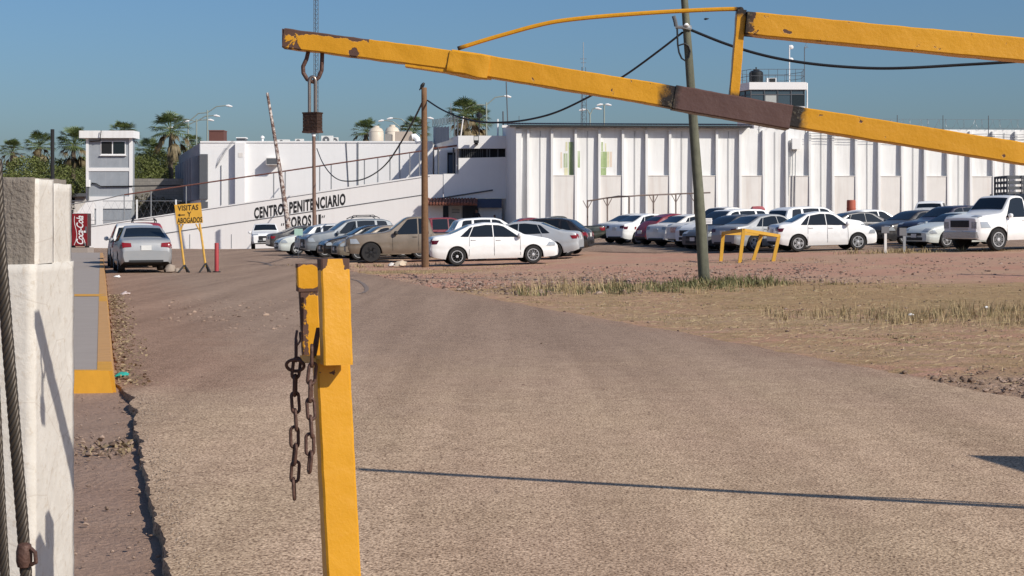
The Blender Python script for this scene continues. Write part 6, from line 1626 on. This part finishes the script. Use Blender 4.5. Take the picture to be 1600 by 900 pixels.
# dry vines scrambling on the block wall
def vines():
    mb, cs = leaf_mass(1500, 2.9, .3, .95, 31, .20, 9); off = W(238, 322, 126.5)
    mb.v = [(p[0] + off.x, p[1] + off.y, p[2] + off.z) for p in mb.v]
    T = thing('creeper', (off.x, off.y, 0), 'dry grey green creeper on the block wall behind the fence', 'plant')
    build(mb, 'foliage', mat_leaf('dry_vine', (.06, .055, .035), (.15, .135, .09)), T, fixn=False)
    build(MB().tube([(off.x + .5, off.y, -.3), (off.x + .2, off.y, off.z), (off.x - 1, off.y, off.z + .4)], .04, 6), 'stem', M_BARK, T)
vines()

# ------------------------------------------------------------------ grass, straw, stones
def blades(zones, mt, name, label, cat, wid=(.0025, .005), curl=.85):
    Vs = []; Fs = []; o = 0
    for (cx, cy, rx, ry, n, h0, h1, edge) in zones:
        x = cx + rng.normal(0, 1, n).clip(-2, 2) * rx * .5; y = cy + rng.normal(0, 1, n).clip(-2, 2) * ry * .5
        tuft = rng.integers(0, max(2, n // 14), n); tx = cx + rng.normal(0, 1, n // 14 + 2).clip(-2, 2) * rx * .5; ty = cy + rng.normal(0, 1, n // 14 + 2).clip(-2, 2) * ry * .5
        x = tx[tuft] + rng.normal(0, .11, n); y = ty[tuft] + rng.normal(0, .11, n)
        z = terr(x, y) - .01; h = (h0 + (h1 - h0) * rng.random(n) ** 2.0) * .66; a = rng.uniform(0, 2 * math.pi, n); ln = rng.uniform(.1, curl, n) * h; w = rng.uniform(*wid, n) * max(1, cy / 22)
        dx, dy = np.cos(a), np.sin(a); px, py = -dy * w, dx * w
        b0 = np.stack([x - px, y - py, z], 1); b1 = np.stack([x + px, y + py, z], 1)
        m0 = np.stack([x + dx * ln * .35 - px * .8, y + dy * ln * .35 - py * .8, z + h * .55], 1); m1 = np.stack([x + dx * ln * .35 + px * .8, y + dy * ln * .35 + py * .8, z + h * .55], 1)
        t = np.stack([x + dx * ln, y + dy * ln, z + h * rng.uniform(.8, 1, n)], 1)
        Vs.append(np.stack([b0, b1, m1, m0, t], 1).reshape(-1, 3))
        Fs += [f for i in range(n) for f in ((o + 5 * i, o + 5 * i + 1, o + 5 * i + 2, o + 5 * i + 3), (o + 5 * i + 3, o + 5 * i + 2, o + 5 * i + 4))]; o += 5 * n
    mb = MB(); mb.v = np.concatenate(Vs).tolist(); mb.f = Fs
    ob = build(mb, name, mt, local=True, fixn=False); tag(ob, label, cat, kind='stuff'); return ob
M_DRYG = mat_leaf('dry_grass_blade', (.22, .165, .085), (.45, .34, .19), .8); M_GRNG = mat_leaf('green_weed_blade', (.085, .090, .034), (.20, .18, .085), .7); M_OLIVE = mat_leaf('olive_weed_blade', (.15, .12, .058), (.30, .235, .125), .8)
dz = [(1.4, 35.2, 1.5, 1.6, 480, .25, .75, 0), (3.2, 36.2, 3.4, 2.2, 520, .10, .32, 0), (6.6, 37.0, 3.0, 1.8, 280, .06, .22, 0), (6.3, 25.6, 2.0, 2.2, 700, .12, .42, 0), (8.4, 26.4, 2.4, 3.0, 800, .12, .48, 0), (5.5, 25.0, 4.0, 5.0, 420, .03, .10, 0), (4.5, 20.5, 3.0, 5.0, 420, .02, .07, 0), (6.2, 18.5, 2.5, 4.0, 350, .02, .08, 0),
      (-3.0, 49.8, 3.4, 3.4, 600, .04, .14, 0), (-5.5, 58.5, 3.4, 1.6, 420, .08, .30, 0), (13.6, 58.4, 1.8, 1.2, 380, .10, .42, 0), (15.6, 58.6, 2.2, 1.2, 400, .10, .40, 0), (18.5, 57.4, 2.8, 1.0, 160, .05, .18, 0), (8.3, 53.0, 3.0, 1.8, 220, .04, .15, 0), (1.5, 27.6, 2.4, 4.0, 250, .02, .08, 0), (2.8, 31.5, 3.6, 5.0, 300, .02, .09, 0)]
def patchy(n, x0, x1, y0, y1, h0, h1, keep, seed):
    rg = np.random.default_rng(seed); out = []
    while len(out) < n:
        x, y = rg.uniform(x0, x1), rg.uniform(y0, y1)
        if x > roadR(y) + .15 and (nz(x, y, .55, 3) + .5 * nz(x, y, 1.7, 8) + rg.normal(0, .18)) > keep: out.append((x, y, .10, .16, 12, h0, h1, 0))
    return out
dz += patchy(800, -1, 11, 15, 36, .015, .07, .05, 1) + patchy(260, -1, 14, 30, 56, .02, .09, .25, 2) + patchy(120, -6.5, 0, 47, 57, .02, .09, .0, 3)
blades(dz, M_DRYG, 'dry_grass', 'sparse dry straw coloured grass on the dirt verge', 'grass')
gz_ = [(1.9, 35.2, 1.7, 1.5, 420, .10, .34, 0), (4.2, 37.2, 1.9, 1.4, 1000, .10, .38, 0), (5.2, 37.9, 1.2, 1.2, 700, .12, .45, 0), (3.0, 36.2, 1.8, 1.4, 420, .08, .28, 0), (5.6, 21.6, 1.6, .9, 260, .02, .06, 0), (7.4, 24.0, 1.5, .9, 220, .02, .07, 0), (-3.6, 17.0, .12, 2.5, 120, .03, .10, 0)]
gz_ += patchy(110, 1, 11, 15, 34, .015, .055, .30, 4)
blades(gz_, M_GRNG, 'green_weeds', 'dull green weeds round the foot of the utility pole', 'weeds', (.004, .009), .9)
oz = [(6.4, 25.9, 2.0, 1.8, 700, .10, .38, 0), (8.6, 27.0, 2.4, 2.4, 650, .10, .38, 0), (14.6, 58.5, 2.6, 1.2, 420, .08, .36, 0), (6.2, 37.4, 1.8, 1.2, 320, .08, .26, 0), (4.6, 23.2, 2.6, 3.2, 300, .02, .06, 0)]
oz += patchy(420, 0, 11, 15, 36, .015, .06, .12, 5)
blades(oz, M_OLIVE, 'olive_weeds', 'brownish olive tall weeds on the right verge', 'weeds')
def straw():
    Vs = []; n_all = 0
    for (cx, cy, rx, ry, n) in [(4.8, 21, 3.6, 6, 5000), (2.5, 27, 3.5, 5, 3000), (7, 25, 4, 6, 3500), (5.0, 33, 6, 4, 2200), (-3.2, 49.5, 3.4, 3, 1600), (-1, 33.0, 1.2, 3.5, 500)]:
        n = int(n * .20); x = cx + rng.normal(0, .55, n) * rx; y = cy + rng.normal(0, .55, n) * ry
        ok = x > np.interp(y, [p[0] for p in RR], [p[1] for p in RR]) + .12; x, y = x[ok], y[ok]; n = len(x)
        z = terr(x, y) + .022 + rng.uniform(0, .02, n); a = rng.normal(0, .6, n); L_ = rng.uniform(.03, .12, n); w = rng.uniform(.002, .005, n)
        d = np.stack([np.cos(a) * L_, np.sin(a) * L_, rng.uniform(-.01, .03, n)], 1); s = np.stack([-np.sin(a) * w, np.cos(a) * w, np.full(n, .002)], 1); p = np.stack([x, y, z], 1)
        Vs.append(np.stack([p - s, p + s, p + d + s, p + d - s], 1).reshape(-1, 3)); n_all += n
    mb = MB(); mb.v = np.concatenate(Vs).tolist(); mb.f = [(4 * i, 4 * i + 1, 4 * i + 2, 4 * i + 3) for i in range(n_all)]
    tag(build(mb, 'straw_litter', mat_leaf('straw', (.24, .175, .095), (.47, .36, .21), .8), local=True, fixn=False), 'flat dead straw scattered over the dirt verge', 'straw', kind='stuff')
straw()
ICO = None
def stones():
    g = (1 + 5 ** .5) / 2
    iv = np.array([(-1, g, 0), (1, g, 0), (-1, -g, 0), (1, -g, 0), (0, -1, g), (0, 1, g), (0, -1, -g), (0, 1, -g), (g, 0, -1), (g, 0, 1), (-g, 0, -1), (-g, 0, 1)]) / 1.9
    fi = [(0, 11, 5), (0, 5, 1), (0, 1, 7), (0, 7, 10), (0, 10, 11), (1, 5, 9), (5, 11, 4), (11, 10, 2), (10, 7, 6), (7, 1, 8), (3, 9, 4), (3, 4, 2), (3, 2, 6), (3, 6, 8), (3, 8, 9), (4, 9, 5), (2, 4, 11), (6, 2, 10), (8, 6, 7), (9, 8, 1)]
    def scatter(name, zones, mt, label, cat, keep=None, dz=0.0):
        Vs = []; n_all = 0
        for (cx, cy, rx, ry, n, r0, r1) in zones:
            x = cx + rng.uniform(-1, 1, n) * rx; y = cy + rng.uniform(-1, 1, n) * ry
            if keep is not None: ok = keep(x, y); x, y = x[ok], y[ok]; n = len(x)
            r = r0 * (r1 / r0) ** (rng.random(n) ** 2.2); z = terr(x, y) + r * .15 + dz
            sc = rng.uniform(.6, 1.25, (n, 1, 3)) * np.array([1, 1, .65]); j = 1 + rng.uniform(-.28, .28, (n, 12, 1))
            Vs.append((iv[None] * j * sc * r[:, None, None] + np.stack([x, y, z], 1)[:, None, :]).reshape(-1, 3)); n_all += n
        mb = MB(); mb.v = np.concatenate(Vs).tolist(); mb.f = [tuple(12 * i + k for k in f) for i in range(n_all) for f in fi]
        tag(build(mb, name, mt, local=True, fixn=False), label, cat, kind='stuff')
    t = NT('dirt_stone'); gI = t.n('ShaderNodeNewGeometry'); t.col(t.mix(gI.outputs['Random Per Island'], (.095, .058, .045), (.34, .25, .20))); t.set(.95, 0, .2)
    t2 = NT('dark_clod'); g2 = t2.n('ShaderNodeNewGeometry'); t2.col(t2.mix(g2.outputs['Random Per Island'], (.13, .088, .066), (.36, .26, .20))); t2.set(.95, 0, .1)
    rrx = lambda y: np.interp(y, [p[0] for p in RR], [p[1] for p in RR]); rlx = lambda y: np.interp(y, [p[0] for p in RL], [p[1] for p in RL])
    scatter('loose_stones', [(4, 24, 9, 14, 2600, .008, .035), (2, 42, 7, 5, 1700, .02, .06), (0, 38, 3, 4, 900, .02, .07), (10, 46, 8, 7, 900, .02, .06)], t.m, 'loose small stones on the reddish dirt', 'stones', lambda x, y: x > rrx(y) + .05)
    scatter('dirt_clods', [(5.4, 14.9, 1.5, 1.2, 1000, .006, .042), (4.2, 15.9, .9, .9, 250, .006, .03), (6.4, 16.3, 1.6, 1.2, 500, .006, .035)], t2.m, 'broken dark clods heaped beside the asphalt edge', 'clods', lambda x, y: x > rrx(y) - .03, .02)
    scatter('verge_gravel', [(-2.4, 10.5, 1.6, 5, 1800, .004, .02), (-2.8, 11.6, .7, .5, 160, .012, .035)], t2.m, 'fine gravel on the low dirt strip beside the pillar', 'gravel', lambda x, y: x < rlx(y) - .02, -.03)
    scatter('road_debris', [(-4.6, 26.4, 1.1, 1.5, 90, .015, .05), (-3.4, 23.2, .9, 1.0, 60, .012, .04), (-5.6, 30, 1.2, 2.0, 60, .015, .05), (1.0, 10.5, 2.5, 2.5, 60, .004, .014), (-1.5, 17, 2.5, 5, 60, .006, .02)], t2.m, 'dark crumbs of dried mud scattered on the road', 'debris', lambda x, y: (x < rrx(y) - .1) & (x > rlx(y) + .1), RZ - .002)
    # broken asphalt crumbs along the ledge
    yy = rng.uniform(6.5, 14.4, 1500); mbx = rlx(yy) + .03 + np.abs(rng.normal(.0, .25, 1500))
    r = rng.uniform(.002, .006, 1500); z = terr(mbx, yy) + RZ - .004 + rng.uniform(-.004, .004, 1500)
    Vv = (iv[None] * (1 + rng.uniform(-.3, .3, (1500, 12, 1))) * r[:, None, None] + np.stack([mbx, yy, z], 1)[:, None, :]).reshape(-1, 3)
    t3 = NT('asphalt_crumb'); g3 = t3.n('ShaderNodeNewGeometry'); t3.col(t3.mix(g3.outputs['Random Per Island'], (.10, .075, .06), (.42, .33, .26))); t3.set(.95)
    mb = MB(); mb.v = Vv.tolist(); mb.f = [tuple(12 * i + k for k in f) for i in range(1500) for f in fi]
    tag(build(mb, 'asphalt_crumbs', t3.m, local=True, fixn=False), 'broken asphalt crumbs along the left road edge', 'gravel', kind='stuff')
    # leaf litter by the kerb
    n = 1300; y = rng.uniform(15.2, 34, n); x = np.array([kerbX(v) for v in y]) + np.abs(rng.normal(0, .16, n)) + .02; z = terr(x, y) + RZ + .012
    a = rng.uniform(0, 6.3, n); s = rng.uniform(.012, .035, n); d = np.stack([np.cos(a) * s, np.sin(a) * s, rng.uniform(-.006, .012, n)], 1); e = np.stack([-np.sin(a) * s * .5, np.cos(a) * s * .5, rng.uniform(-.006, .012, n)], 1); p = np.stack([x, y, z], 1)
    n2 = 160; x2 = rng.normal(-2.62, .28, n2); y2 = rng.normal(11.5, .22, n2); ok = x2 < rlx(y2) - .03; x2, y2 = x2[ok], y2[ok]; n2 = len(x2)
    p = np.concatenate([p, np.stack([x2, y2, terr(x2, y2) - .018], 1)]); a2 = rng.uniform(0, 6.3, n2); s2 = rng.uniform(.012, .03, n2)
    d = np.concatenate([d, np.stack([np.cos(a2) * s2, np.sin(a2) * s2, rng.uniform(0, .02, n2)], 1)]); e = np.concatenate([e, np.stack([-np.sin(a2) * s2 * .5, np.cos(a2) * s2 * .5, rng.uniform(0, .02, n2)], 1)])
    mb = MB(); mb.v = np.stack([p - d, p + e, p + d, p - e], 1).reshape(-1, 3).tolist(); mb.f = [(4 * i, 4 * i + 1, 4 * i + 2, 4 * i + 3) for i in range(n + n2)]
    tag(build(mb, 'leaf_litter', mat_leaf('dead_leaf', (.10, .065, .035), (.36, .27, .16), .8), local=True, fixn=False), 'dead leaves gathered along the yellow kerb', 'leaves', kind='stuff')
stones()
